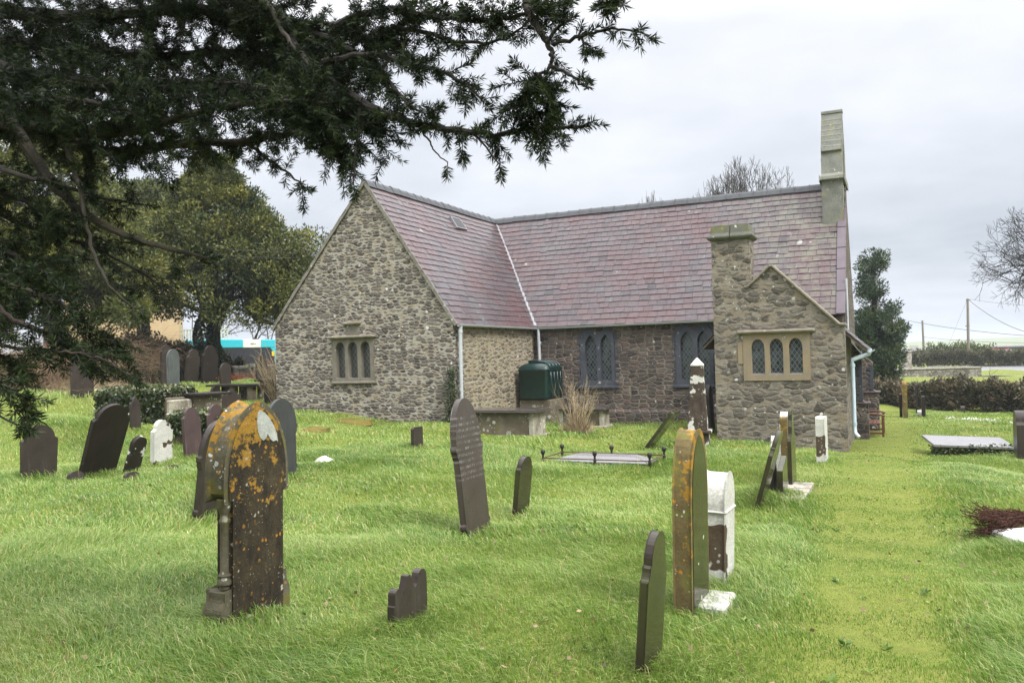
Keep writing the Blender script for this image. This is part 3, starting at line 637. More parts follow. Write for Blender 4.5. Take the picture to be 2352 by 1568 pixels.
# vestry side wall and roof
cp(MB().prism([(VV+.5,BOT),(L_,BOT),(L_,kr[1]-.25),(VV+.5,kr[1]-.25)],uR-.45,uR-.003,axis='x'),'vestry_side_wall',M['vestry'])
cp(MB().prism([(VV+.5,BOT),(L_,BOT),(L_,kr[1]-.25),(VV+.5,kr[1]-.25)],uL+.003,uL+.45,axis='x'),'vestry_rear_side_wall',M['vestry'])
er=onV(1992,799,VV+.3); slope=(ap[1]-er[1])/(er[0]-ap[0])
S3=Slope((er[0],VV+.42,er[1]-.05),(0,1,0),(ap[0]-er[0],0,ap[1]-.10-er[1]+.05))
def clipv(s): return (0, (L_-VV-.42)+ (s*(ap[1]-.1-er[1])+er[1]-ZE)/( (ZR-ZE)/HN)*1.0 if s*(ap[1]-.1-er[1])+er[1]>ZE else L_-VV-.44)
V,Fq,T=slate_field('v',S3,clipv,13,2.6,3,.30); vr=fast('vestry_roof_slates',[tuple(v) for v in V],Fq,M['slates'],church,T); vr.location=(0,0,ZB)
cp(MB().add([S3(0,.02),S3(0,2.75),S3(1,3.4),S3(1,.02)]+[S3(0,.02)-Vector((0,0,.07)),S3(0,2.75)-Vector((0,0,.07)),S3(1,3.4)-Vector((0,0,.07)),S3(1,.02)-Vector((0,0,.07))],[(0,1,2,3),(7,6,5,4),(0,4,5,1),(3,2,6,7),(0,3,7,4)]),'vestry_roof_deck',M['wood_dark'])
el=onV(1616,796,VV+.6)
S4=Slope((el[0],VV+.55,el[1]),(0,1,0),(ap[0]-el[0],0,ap[1]-.10-el[1]))
V,Fq,T=slate_field('v',S4,clipv,13,2.6,4,.30); vr=fast('vestry_rear_roof_slates',[tuple(v) for v in V],Fq,M['slates'],church,T); vr.location=(0,0,ZB)
cp(MB().add([S4(0,.02),S4(0,2.6),S4(1,3.3),S4(1,.02)]+[p-Vector((0,0,.08)) for p in (S4(0,.02),S4(0,2.6),S4(1,3.3),S4(1,.02))],[(0,1,2,3),(7,6,5,4),(0,4,5,1),(3,2,6,7),(0,3,7,4)]),'vestry_rear_roof_deck',M['wood_dark'])
gutter((er[0]+.05,VV+.40,er[1]-.06),(er[0]+.05,L_-.1,er[1]-.05))
pz=lambda y: onV(1960,y,VV+.5)[1]
ux=uR+.13
pipe([(er[0]+.04,VV+.5,er[1]-.10),(er[0]+.04,VV+.5,pz(812)),(ux,VV+.5,pz(826)),(ux,VV+.5,pz(838)),(ux+.0,VV+.5,pz(984)),(ux+.01,VV+.46,pz(994)),(ux+.10,VV+.40,pz(1003))],.052,mt='pipe_blue',collars=[(ux,VV+.5,pz(842)),(ux,VV+.5,pz(976)),(er[0]+.04,VV+.5,pz(808))])
pipe([(XW+.06,NV+.5,ZE+.9),(XW+.06,NV+.5,-.2)],.035,'wall_pipe','pipe')
# ------------------------------------------------------------------ GRAVES
def arcp(cx,cz,rx,rz,a0,a1,n=10): return [(cx+rx*math.cos(R(a0+(a1-a0)*i/n)),cz+rz*math.sin(R(a0+(a1-a0)*i/n))) for i in range(n+1)]
def profile(kind,w,h):
    H=w/2; b=-.25
    if kind=='rect': return [(-H,b),(H,b),(H,h-.02),(H-.03,h),(-H+.02,h),(-H,h-.03)]
    if kind=='slant': return [(-H,b),(H,b),(H,h),(-H,h*.72)]
    if kind=='round': r=min(H,h*.45); return [(-H,b),(H,b)]+arcp(0,h-r,H,r,0,180,16)
    if kind=='tall': r=H*1.35; return [(-H*.93,b),(H*.93,b),(H,h-r)]+arcp(0,h-r,H,r,0,180,18)[1:-1]+[(-H,h-r)]
    if kind=='shoulder':
        r=H*.80; zs=h-r*1.0; return [(-H*.94,b),(H*.94,b),(H,zs-.05*w)]+[(H,zs),(H*.93,zs+.01),(H*.90,zs+.04*w)]+arcp(0,zs+.04*w,H*.82,h-zs-.04*w,0,180,16)+[(-H*.90,zs+.04*w),(-H*.93,zs+.01),(-H,zs),(-H,zs-.05*w)]
    if kind=='ogee':
        zs=h-H*.95; R_=[(H,zs)]+arcp(H,zs+.30*H,.30*H,.30*H,270,180,6)[0:]+arcp(0,zs+.30*H,.70*H,h-zs-.30*H,0,90,9); return [(-H*.95,b),(H*.95,b)]+R_+[(-x,z) for x,z in reversed(R_[:-1])]
    if kind=='neck':   # tall stone: corbelled shoulders below a round head (pieces down the edge)
        zs=h*.655; R_=[(H*.90,b),(H*.90,.10),(H*.98,.10),(H*.98,.14),(H*.92,.16),(H*.92,zs-.14),(H*.97,zs-.12),(H*1.0,zs-.09),(H*1.0,zs-.06),(H*1.06,zs-.05),(H*1.06,zs),(H*.98,zs+.01)]+arcp(0,zs+.01,H*.98,h-zs-.01,8,90,14)
        return [(-x,z) for x,z in R_[::-1]][1:][::-1][::-1]+[] if False else R_+[(-x,z) for x,z in reversed(R_[:-1])]
    if kind=='stepped':
        z1=h*.70; z2=h*.79; R_=[(H,z1)]+arcp(H+.0,z2,.20*H,z2-z1,270,180,4)[1:]+[(H*.72,z2),(H*.72,z2+.02)]+arcp(0,z2+.02,.72*H,h-z2-.02,0,90,9); return [(-H*.97,b),(H*.97,b)]+R_+[(-x,z) for x,z in reversed(R_[:-1])]
    if kind=='gothic':
        zs=h*.64; R_=[(H,zs)]+[(H*(1-(i/9)**1.9),zs+(h-zs)*math.sin(math.pi/2*i/9)**.92) for i in range(1,10)]; return [(-H,b),(H,b)]+R_+[(-x,z) for x,z in reversed(R_[:-1])]
    if kind=='ears':
        zs=h*.72; R_=[(H,zs-.05)]+arcp(H*.84,zs,.16*H,.07,-10,190,7)+[(H*.60,zs-.02)]+arcp(0,zs-.02,.58*H,h-zs+.02,0,90,8); return [(-H,b),(H,b)]+R_+[(-x,z) for x,z in reversed(R_[:-1])]
    if kind=='pillar_top':
        zs=h*.62; R_=[(H,zs),(H*.9,zs+.05)]+[(H*.55,zs+.09),(H*.5,h*.80),(H*.32,h*.88),(H*.30,h*.95)]+[(H*.2,h)]; return [(-H,b),(H,b)]+R_+[(-x,z) for x,z in reversed(R_)]
    if kind=='broken':   # near edge low lobe, sharp peak in the middle, rounded lobe at the far edge
        return [(-H,b),(H,b),(H,h*.80),(H*.97,h*.93)]+arcp(H*.72,h*.90,.24*H,h*.10,10,175,6)+[(H*.44,h*.84),(H*.40,h*.78),(H*.30,h*.72),(H*.22,h*.74),(-.02*H,h*1.0),(-.16*H,h*.99),(-.20*H,h*.93),(-.42*H,h*.66)]+[(-.50*H,h*.78)]+arcp(-.72*H,h*.76,.22*H,h*.08,20,180,6)+[(-H*.96,h*.58),(-H,h*.56)]
YAW=math.pi/2-A
def place(o,loc,tf=0,ts=0,yaw=0):
    m=Matrix.Rotation(R(tf),4,VX)@Matrix.Rotation(R(ts),4,-UX)@Matrix.Rotation(YAW+R(yaw),4,'Z'); o.matrix_world=Matrix.Translation(loc)@m; return o
GRP='headstones standing in the churchyard grass'
def stone(pxL,pxR,pyb,pyt,kind,mt,label,t=.06,tf=0,ts=0,yaw=0,w=None,h=None,group=GRP,name='headstone',cat='headstone',bev=.006,Y=None,sink=0):
    c=(pxL+pxR)/2; g_=ground(c,pyb); 
    if Y: r=ray(c,pyb)*Y; g_=Vector((r.x,Y,gz1(r.x,Y)))
    q=g_.x/g_.y; f=F_/g_.y
    if w is None: w=((pxR-pxL)/f-t*(math.cos(A)+q*math.sin(A)))/max(.12,math.sin(A)-q*math.cos(A)); w=max(.22,min(w,1.1))
    if h is None: h=(g_.z*0+(EYE-(g_.z)) ) ; h=(pyb-pyt)/f/max(.6,math.cos(R(tf)))
    o=MB().prism(profile(kind,w,h),-t/2,t/2).build(name,M[mt],bevel=bev,seg=1)
    place(o,g_-Vector((0,0,sink)),tf,ts,yaw); tag(o,label,cat,group); o['dims']=f'{w:.2f} {h:.2f} Y{g_.y:.1f}'; return o
S=stone
S(46,132,1104,978,'shoulder','slate_brown','brown slate headstone with low arched head, upright at the far left beside the yew tips',tf=3)
S(176,266,1097,932,'shoulder','slate_dark','large near-black round-headed headstone tilting steeply, footstone at its base',tf=22,t=.07)
S(281,318,1089,1003,'round','slate_patched','small black headstone with white streaks, leaning beside the white lichened one',tf=22,t=.07)
S(345,396,1066,967,'ogee','white_patchy','white lichened headstone with a brown patch across its middle',tf=3,t=.09)
S(422,466,1050,937,'ogee','slate_red','upright reddish slate headstone with a shouldered top, right of the white lichened one',tf=-3)
S(478,520,1040,930,'ogee','slate_red','reddish slate headstone half hidden behind the leaning slate and orange lichened monument',tf=-2)
S(463,505,1160,933,'neck','slate_brown','tall slate headstone leaning behind the orange lichened monument, its narrow left edge dark',tf=9,t=.075,w=.52,Y=9.6)
S(624,672,1095,917,'neck','slate_charcoal','charcoal slate headstone showing behind the right side of the orange lichened monument',tf=0,t=.06,w=.62)
S(298,324,988,914,'ears','slate_brown','narrow shouldered slate headstone behind the big tilting black one')
S(369,396,888,793,'ogee','slate_brown','leftmost tall slate headstone of the far row under the yew, upright behind the grey-green one',t=.08)
S(384,414,912,803,'tall','slate_grey','grey-green streaked headstone in front of the far row, beside the ivy-covered tomb',t=.08)
S(422,455,879,800,'ogee','slate_brown','slate headstone in the far row leaning right, second from its left end',tf=8,t=.08,Y=29.6)
S(461,500,881,795,'ogee','slate_dark','widest and darkest slate headstone of the far row, directly below the ivy trunk',tf=4,t=.09,Y=29.4)
S(504,531,886,833,'tall','slate_brown','shortest round-headed slate headstone in the far row',tf=2,t=.07)
S(588,615,875,815,'ogee','slate_brown','lone slate headstone near the boundary wall, beside the corner of the church gable',t=.07)
S(163,216,912,808,'rect','slate_brown','broad brown slab headstone standing in front of the brambles under the yew branch',t=.09)
S(484,506,930,887,'round','slate_dark','small narrow dark headstone standing in front of the table tomb',t=.07)
S(508,555,945,897,'ears','slate_brown','small slate headstone with eared shoulders in front of the table tomb',t=.08)
FG='low rounded footstones'
for a,b,c,d,l in ((157,193,1112,1089,'low rounded slate footstone below the big tilting black headstone'),(286,320,1107,1091,'low rounded slate footstone below the small white-streaked black headstone'),(382,406,1086,1075,'smallest rounded footstone, in the grass below the white lichened headstone')):
    S(a,b,c-2,d-6,'round','slate_brown',l,t=.07,tf=-8,name='footstone',cat='footstone',group=FG)
S(1060,1130,1229,918,'neck','slate_text','tall purple-brown slate headstone leaning left in mid-lawn, rows of worn white lettering',tf=-5.5,t=.075)
S(1175,1214,1189,1048,'shoulder','slate_grass_sheen','short slate headstone leaning right, next to the tall lettered slate',tf=7,t=.065)
S(893,984,1447,1320,'broken','slate_brown','small broken-topped slate footstone with jagged lobes in the open lawn',t=.055,name='footstone',cat='footstone',group=FG)
S(945,972,1030,981,'rect','slate_brown','small plain rectangular slate marker in the lawn before the church gable',t=.07)
S(1458,1521,1540,1222,'stepped','slate_grass_sheen','nearest slate headstone at the bottom of the picture, olive tinted face and stepped shoulders',tf=5,t=.05)
S(1480,1496,1032,945,'rect','slate_grass_sheen','slate slab leaning steeply to the right between the railed grave and the obelisk',tf=38,t=.07,w=.6)
S(1740,1752,1162,990,'stepped','slate_grass_sheen','slate headstone leaning right, first of the cluster near the vestry wall',tf=16,t=.055,w=.62)
S(1773,1781,1140,1056,'round','slate_dark','thin dark headstone edge on between the leaning and the slanted slates near the vestry',t=.055,w=.36)
S(1792,1805,1141,1054,'slant','slate_grass_sheen','slate headstone with a slanted broken top on the shared plinth by the vestry',t=.075,w=.5)
S(1806,1836,1120,945,'pillar_top','slate_grass_sheen','tallest slate headstone of the cluster by the vestry, narrow pointed head',t=.055,w=.52)
S(1798,1822,1100,962,'ogee','white_lichen','white lichened headstone behind the tallest slate by the vestry',t=.16,w=.46,Y=13.8)
S(1778,1798,1108,1012,'ogee','white_lichen','short white headstone glimpsed behind the slanted slate by the vestry',t=.16,w=.3,Y=13.0)
S(1798,1812,1110,962,'rect','orange_edge','brown orange-spotted square pillar behind the slanted slate by the vestry',t=.1,w=.14,Y=12.6)
S(1880,1899,1062,957,'rect','white_patchy2','square brown headstone seen edge on with a white top, alone by the vestry corner',t=.15,w=.4,yaw=-3)
S(2333,2356,1055,944,'ogee','slate_brown','brown headstone cut off by the right edge of the picture',t=.17,w=.6)
FP='thin headstones by the far hedge'
S(2066,2074,957,905,'rect','slate_dark','dark low headstone left of the tall brown one near the far hedge',t=.1,w=.4,group=FP)
S(2074,2086,959,875,'round','orange_edge','tall narrow brown headstone in front of the hedge beyond the church',t=.17,w=.4,group=FP)
S(2104,2110,948,880,'round','slate_dark','thin dark headstone standing against the hedge, behind the tall brown one',t=.1,w=.3,group=FP)
S(2117,2126,957,910,'rect','slate_dark','dark stubby headstone with pale top right of the white marker near the far hedge',t=.13,w=.35,group=FP)
S(2108,2117,955,942,'round','white_marble','tiny white marker stone between the dark ones near the far hedge',t=.15,w=.2,group=FP)
S(2207,2216,950,932,'round','slate_brown','tiny brown marker at the foot of the long hedge',t=.15,w=.2,group=FP)
# --- orange lichened monument with colonettes
g_=ground(571,1420); mon=empty('gothic_headstone',g_); place(mon,g_,1.5,0,2)
tag(mon,'large gothic monument covered in orange lichen, with a white patch at its peak','headstone',GRP)
H=1.52; w=.53; t=.17
def gp(w,h,zs,b=-.25,low=None):
    H_=w/2; R_=[(H_,zs)]
    for i in range(1,13): a=i/12*math.pi/3.0; t_=i/12; R_.append((H_*(.45*(math.cos(a)-.5)/.5+.55*(1-t_**2.1)), zs+(h-zs)*(.45*math.sin(a)/math.sin(math.pi/3)+.55*math.sin(math.pi/2*t_)**.95)))
    lo=[(-w/2,b),(w/2,b)] if low is None else [(-low/2,b),(low/2,b),(low/2,.885),(w/2,.895)]
    out=lo+R_+[(-x,z) for x,z in reversed(R_[:-1])]
    if low is not None: out+=[(-w/2,.895),(-low/2,.885)]
    return out
hp=gp(w+.08,H,1.0,.90)
MB().prism(hp,-t/2,t/2).build('head',M['orange_cap'],mon,bevel=.03)
MB().prism(gp(w+.05,H-.022,1.0,-.25,low=w-.02),-t/2-.012,-t/2+.03).build('inscription_face',M['orange_stone'],mon,bevel=.008)
MB().box(-w/2+.02,w/2-.02,-t/2+.031,t/2-.02,-.25,.92).build('body',M['orange_stone'],mon,bevel=.01)
for sx in (-1,1):
    x=sx*(w/2+.005); cb=MB().lathe([(.034,.28),(.034,.30),(.05,.315),(.05,.335),(.038,.355),(.046,.375),(.03,.395),(.030,.72),(.038,.735),(.038,.75),(.030,.76),(.030,.79),(.042,.82),(.05,.85),(.052,.895)],(x,-.03,0),12).build('colonette',M['orange_cap'],mon,smooth=True)
    MB().prism([(x-.075,-.25),(x+.055,-.25),(x+.055,.14),(x+.04,.20),(x+.04,.27),(x-.04,.27),(x-.04,.20),(x-.075,.14)] if sx<0 else [(x-.055,-.25),(x+.075,-.25),(x+.075,.14),(x+.04,.20),(x+.04,.27),(x-.04,.27),(x-.04,.20),(x-.055,.14)],-t/2+.005,t/2).build('colonette_base',M['orange_cap'],mon,bevel=.012)
# the big pale lichen sheet across the head
lm=MB().prism([(-.02,1.40),(-.012,1.33),(.012,1.285),(.045,1.262),(.075,1.275),(.092,1.305),(.115,1.268),(.15,1.245),(.19,1.25),(.205,1.235),(.190,1.30),(.155,1.365),(.11,1.42),(.06,1.462),(.01,1.485),(-.012,1.46)],-t/2-.0165,-t/2-.0125).build('lichen_patch',plain_stone('pale_lichen',(.36,.385,.36),(.48,.50,.46),9,1,bs=.6,dark=(.28,.29,.26)),mon)
# --- thick gothic stone seen edge on
g_=ground(1590,1412); o=MB().prism(profile('gothic',.46,1.30),-.065,.065).build('headstone',M['orange_edge'],bevel=.012); place(o,g_,1.0,0,-2)
fc=MB().prism(gp(.40,1.26,.80,-.2),-.071,-.05).build('polished_face',M['slate_grass_sheen'],o,bevel=.003)
tag(o,'thick gothic headstone edge on, orange lichen on its rim, white block at its foot','headstone',GRP)
o['foot']=''
blk=MB().box(-.19,.22,-.17,.05,-.1,.085).build('plinth_block',M['white_lichen'],bevel=.02); place(blk,g_-UX*-.09+VX*.08,0,0,-2); tag(blk,'white plinth block at the foot of the orange-rimmed gothic headstone','plinth')
# --- white round-headed thick stone
g_=ground(1648,1348); o=MB().prism(profile('tall',.34,.90),-.095,.095).build('headstone',M['white_patchy2'],bevel=.015); place(o,g_,2,0,-2)
tag(o,'thick white-lichened round headstone edge on with a bare brown patch','headstone',GRP)
MB().box(-.185,.185,-.108,.108,.60,.62).build('band',M['white_lichen'],o,bevel=.008)
# --- plinth by the vestry
g_=ground(1806,1135); o=MB().box(-.5,.9,-.28,.20,-.15,.035).build('grave_plinth',M['tomb_stone'],bevel=.01); place(o,g_); tag(o,'low stone plinth under the headstone cluster by the vestry','plinth')
# --- obelisk
g_=ground(1604,1024); ob=empty('obelisk',g_); place(ob,g_,1,0,8); tag(ob,'brown obelisk monument with white lichened tip and pedestal','obelisk')
def frustum(mb,w0,w1,z0,z1):
    vs=[(sx*w/2,sy*w/2,z) for w,z in ((w0,z0),(w1,z1)) for sx,sy in ((-1,-1),(1,-1),(1,1),(-1,1))]
    return mb.add(vs,[(3,2,1,0),(4,5,6,7)]+[(i,(i+1)%4,4+(i+1)%4,4+i) for i in range(4)])
frustum(frustum(MB(),.50,.50,-.2,.30),.62,.62,.301,.37).build('pedestal',M['brown_patchy'],ob,bevel=.015)
frustum(MB(),.44,.27,.371,1.80).build('shaft',M['brown_patchy'],ob,bevel=.012)
frustum(frustum(MB(),.29,.29,1.801,1.83),.29,.02,1.831,1.99).build('tip',M['white_lichen'],ob,bevel=.006)
# --- slab leaning by vestry left wall
g_=ground(1626,1000); o=MB().prism(profile('gothic',.5,1.35),-.05,.05).build('headstone',M['slate_dark'],bevel=.006); place(o,g_+VX*.5,-2,0,0); tag(o,'tall black headstone in the gap between the obelisk and the vestry wall','headstone',GRP)
# --- chest tombs
def chest(px,py,Lx,Wy,Hh,label,lidm='lid',name='chest_tomb',panel=True,dz=0,lid_t=.07,yaw=0):
    g_=ground(px,py); o=empty(name,g_,-A+R(yaw)); tag(o,label,'tomb','chest tombs')
    b=MB()      # corner at near right; extends back along -x
    MB().box(-Lx+.03,-.12,.035,Wy-.035,-.2,Hh).build('side_panel',M['tomb_panel'],o,bevel=.01)
    for nm,x0,x1 in (('end_slab',-.119,0),('end_slab',-Lx-.09,-Lx+.029)):
        MB().box(x0,x1,0,Wy*.52,-.2,Hh).build(nm,M['tomb_stone'],o,bevel=.012)
        MB().box(x0,x1-.02,Wy*.60,Wy,-.2,Hh).build(nm,M['tomb_stone'],o,bevel=.012)
    MB().box(-Lx-.12,.07,-.06,Wy+.06,-.2,.05).build('base',M['tomb_stone'],o,bevel=.02)
    lid=MB().box(-Lx-.15,.13,-.11,Wy+.12,Hh+.003,Hh+lid_t*.55)
    lid.box(-Lx-.11,.09,-.07,Wy+.08,Hh+lid_t*.56,Hh+lid_t).build('lid',M[lidm],o,bevel=.008)
    return o
chest(1226,1006,1.62,.80,.60,'big chest tomb with wet slate lid and white-spotted sides before the green tank')
chest(1386,982,1.25,.62,.50,'chest tomb behind the dry bush against the nave wall',lid_t=.06)
# table tomb on the left
g_=ground(580,922); o=empty('table_tomb',g_,-A); tag(o,'table tomb with thin dark slab on stone legs near the church corner','tomb')
MB().box(-1.95,.12,-.1,.75,.50,.57).build('slab',M['slate_dark'],o,bevel=.012)
for x in (-1.7,-.9,-.12):
    MB().box(x-.11,x+.11,0,.22,-.2,.499).build('leg',M['tomb_panel'],o,bevel=.02,jitter=.01); MB().box(x-.11,x+.11,.45,.65,-.2,.499).build('leg',M['tomb_panel'],o,bevel=.02,jitter=.01)
g_=ground(632,905); o=empty('table_tomb',g_,-A); tag(o,'dark slab tomb mostly hidden behind the left corner of the gable','tomb')
MB().box(-.95,.5,0,.8,.42,.50).build('slab',M['slate_dark'],o,bevel=.012); MB().box(-.8,.4,.1,.7,-.2,.419).build('base',M['tomb_panel'],o,bevel=.02)
# ivy tomb bodies (ivy added with the plants)
IVY_BOX=[]
g_=ground(392,972); o=empty('ivy_tomb',g_,-A); tag(o,'long chest tomb smothered in ivy with a white lichened end slab','tomb')
MB().box(-2.1,-.12,.0,.9,-.2,.55).build('side_panel',M['tomb_panel'],o,bevel=.02)
MB().box(-.119,.02,-.02,.62,-.2,.50).build('end_slab',M['tomb_stone'],o,bevel=.03)
MB().box(-.2,.55,.5,1.25,.56,.62).build('lid',M['slate_dark'],o,bevel=.01); MB().box(-.1,.42,.62,1.1,-.2,.559).build('pier',M['tomb_panel'],o,bevel=.02)
IVY_BOX.append((o,(-2.2,-.2,-.08,.95,0,.68)))
g_=ground(515,1040); o=empty('ivy_tomb',g_,-A); tag(o,'low dark ivy-topped tomb behind the reddish slate headstones','tomb')
MB().box(-1.3,0,.0,.7,-.2,.55).build('side_panel',M['tomb_panel'],o,bevel=.02); IVY_BOX.append((o,(-1.35,.05,-.05,.8,.35,.66)))
# --- railed ledger
g_=ground(1385,1070); o=empty('railed_grave',g_,-A-R(1)); tag(o,'low slate ledger grave ringed by black ball-topped iron posts and rails','grave')
b=MB().box(-.96,.96,-.30,.34,-.1,.10); b.build('kerb',M['slate_dark'],o,bevel=.008)
vs=[(-.93,-.27,.101),(.93,-.27,.101),(.93,.31,.101),(-.93,.31,.101),(-.60,-.17,.20),(.66,-.17,.20),(.58,.24,.20),(-.52,.24,.20)]
MB().add(vs,[(0,1,5,4),(1,2,6,5),(2,3,7,6),(3,0,4,7),(4,5,6,7),(3,2,1,0)]).build('ledger',M['ledger'],o,bevel=.004)
px_=[(x,y) for y in (-.42,.50) for x in (-1.02,0,1.02)]
for x,y in px_:
    MB().lathe([(.018,-.1),(.022,.12),(.030,.15),(.022,.17),(.018,.22),(.026,.235),(.038,.26),(.043,.285),(.038,.31),(.02,.328)],(x,y,0),10).build('post',M['iron'],o,smooth=True)
for y in (-.42,.50): MB().tube([(-1.02,y,.17),(1.02,y,.17)],.011,8).build('rail',M['rust'],o)
for x in (-1.02,1.02): MB().tube([(x,-.42,.17),(x,.50,.17)],.011,8).build('rail',M['rust'],o)
# --- flat ledger right
g_=ground(2225,1046); g0=g_; o=MB().box(-.86,.86,-.45,.55,0,.055).build('ledger_slab',M['ledger'],bevel=.006)
o.matrix_world=Matrix.Translation(g_+Vector((0,0,.27)))@Matrix.Rotation(R(7),4,'X')@Matrix.Rotation(-R(12),4,'Z')@Matrix.Rotation(R(1),4,'Y'); tag(o,'pale grey ledger slab raised on ivy beside the mown path','grave slab')
LEDG=g_
# slab + dead wreath at the right edge
g_=ground(2345,1252); o=MB().box(-.17,1.1,-.30,.20,-.05,.08).build('grave_slab',M['white_marble'],bevel=.012); o.matrix_world=Matrix.Translation(g_+Vector((.0,0,.02)))@Matrix.Rotation(R(8),4,'Z')@Matrix.Rotation(R(6),4,'X'); tag(o,'pale marble slab under the dead brown plant at the right edge','grave slab')
WREATH=g_
# rocks
def rock(px,py,s,label,mt='rock',sq=.6):
    g_=ground(px,py); bm=bmesh.new(); bmesh.ops.create_icosphere(bm,subdivisions=3,radius=1)
    from mathutils import noise as mn
    for v in bm.verts: d=1+.35*mn.noise(v.co*1.3+Vector((px,py,0)))+.12*mn.noise(v.co*4); v.co=Vector((v.co.x*s*d,v.co.y*s*.8*d,v.co.z*s*sq*d))
    me=bpy.data.meshes.new('rock'); bm.to_mesh(me); bm.free(); o=link('rock',me,M[mt]); o.location=g_+Vector((0,0,s*.25)); tag(o,label,'rock'); return o
rock(745,1068,.16,'pale rock lying alone in the lawn below the gable'); rock(556,1434,.085,'small white stone in the grass at the foot of the orange lichened monument',sq=.8)
rock(1540,958,.16,'brown boulder by the nave plinth left of the obelisk','brown_patchy')
# moss patches: low flat grave slabs grown over
for (a,b,c,d,l) in ((775,965,.95,.45,'orange-brown mossy ledger lying flat before the gable wall'),(705,985,.5,.35,'smaller mossy ledger beside the grey headstone, left of the first')):
    g_=ground(a,b); m=MB(); n=26; vs=[(0,0,.012)]+[( (c+.12*math.sin(3*t)+random.uniform(-.05,.05))*math.cos(t),(d+.08*math.sin(5*t)+random.uniform(-.03,.03))*math.sin(t),random.uniform(-.012,.02)) for t in [2*math.pi*i/n for i in range(n)]]+[(1.12*c*math.cos(t),1.2*d*math.sin(t),-.12) for t in [2*math.pi*i/n for i in range(n)]]
    m.add(vs,[(0,1+i,1+(i+1)%n) for i in range(n)]+[(1+i,1+n+i,1+n+(i+1)%n,1+(i+1)%n) for i in range(n)]); o=m.build('mossy_ledger',M['moss'],smooth=True); sl_=(gz1(g_.x,g_.y+.5)-gz1(g_.x,g_.y-.5)); o.location=g_; o.rotation_euler=(math.atan(sl_),0,-A); tag(o,l,'grave slab')
# oil tank
c_=onV(1228,935,L_-.95); base=ORG+UX*.62+VX*(L_-1.0); base.z=gz1(base.x,base.y)
tank=empty('oil_tank',base,-A); tag(tank,'dark green ribbed plastic oil tank in the corner between transept and nave','tank')
zt_=EYE+onV(1228,826,L_-1.0)[1]-base.z; z0_=zt_-1.22
MB().box(-.5,.55,-.55,.55,-.2,z0_).build('pier',M['tomb_panel'],tank,bevel=.02)
def rrect(hx,hy,r,n=5):
    P=[]
    for cx,cy,a0 in ((hx-r,hy-r,0),(-hx+r,hy-r,90),(-hx+r,-hy+r,180),(hx-r,-hy+r,270)):
        for i in range(n+1): a=R(a0+90*i/n); P.append((cx+r*math.cos(a),cy+r*math.sin(a)))
    return P
secs=[(0,.46,.60),(.04,.50,.64),(.86,.51,.65),(.88,.525,.665),(.92,.525,.665),(.94,.51,.65),(.99,.50,.64),(1.05,.44,.58),(1.10,.34,.48),(1.13,.22,.36)]
vs=[];fs=[];m=24
for z,hx,hy in secs: vs+=[(x,y,z+z0_+.01) for x,y in rrect(hx,hy,.16)]
for i in range(len(secs)-1):
    for j in range(m): fs.append((i*m+j,i*m+(j+1)%m,i*m+m+(j+1)%m,i*m+m+j))
fs+=[tuple(range(m-1,-1,-1)),tuple((len(secs)-1)*m+j for j in range(m))]
tb=MB().add(vs,fs).build('shell',M['tank'],tank,smooth=True)
for y in (-.38,-.12,.14,.40):   # ribs on the west side and over the dome
    mb=MB()
    mb.box(.49,.545,y-.075,y+.075,z0_+.05,z0_+.84)
    mb.tube([(.52,y,z0_+.95),(.46,y,z0_+1.06),(.30,y,z0_+1.14),(-.1,y,z0_+1.17)],.045,8); mb.build('rib',M['tank'],tank,bevel=.012,smooth=True)
MB().lathe([(.15,1.10),(.16,1.20),(.13,1.215)],(-.12,-.28,z0_),16).build('lid',M['tank'],tank,smooth=True)
# bench
g_=ORG+UX*(XW+.86)+VX*(L_+1.5); g_.z=gz1(g_.x,g_.y); r_=ray(2009,1001); Yb=g_.y; g_=Vector((r_.x*Yb,Yb,EYE+r_.z*Yb)); 
bench=empty('bench',g_,-A); tag(bench,'red-brown wooden bench seen end on beside the church buttress','bench')
for y in (-.6,.6):
    for x in (-.24,.24): MB().box(x-.03,x+.03,y-.03,y+.03,-.15,.64 if x>0 else .90).build('leg',M['bench'],bench,bevel=.005)
    MB().tube([(-.24,y,.66),(-.05,y,.685),(.12,y,.68),(.30,y,.63)],.028,6).build('arm',M['bench'],bench)
    MB().box(-.24,.24,y-.02,y+.02,.12,.17).build('stretcher',M['bench'],bench,bevel=.004)
sb=MB()
for i in range(5): sb.box(-.22+i*.1,-.14+i*.1,-.62,.62,.40,.425)
sb.build('seat',M['bench'],bench); sb=MB().box(-.265,-.235,-.62,.62,.84,.92).box(-.265,-.235,-.62,.62,.48,.53)
for i in range(12): sb.box(-.258,-.242,-.55+i*.1,-.50+i*.1,.53,.84)
sb.build('backrest',M['bench'],bench)
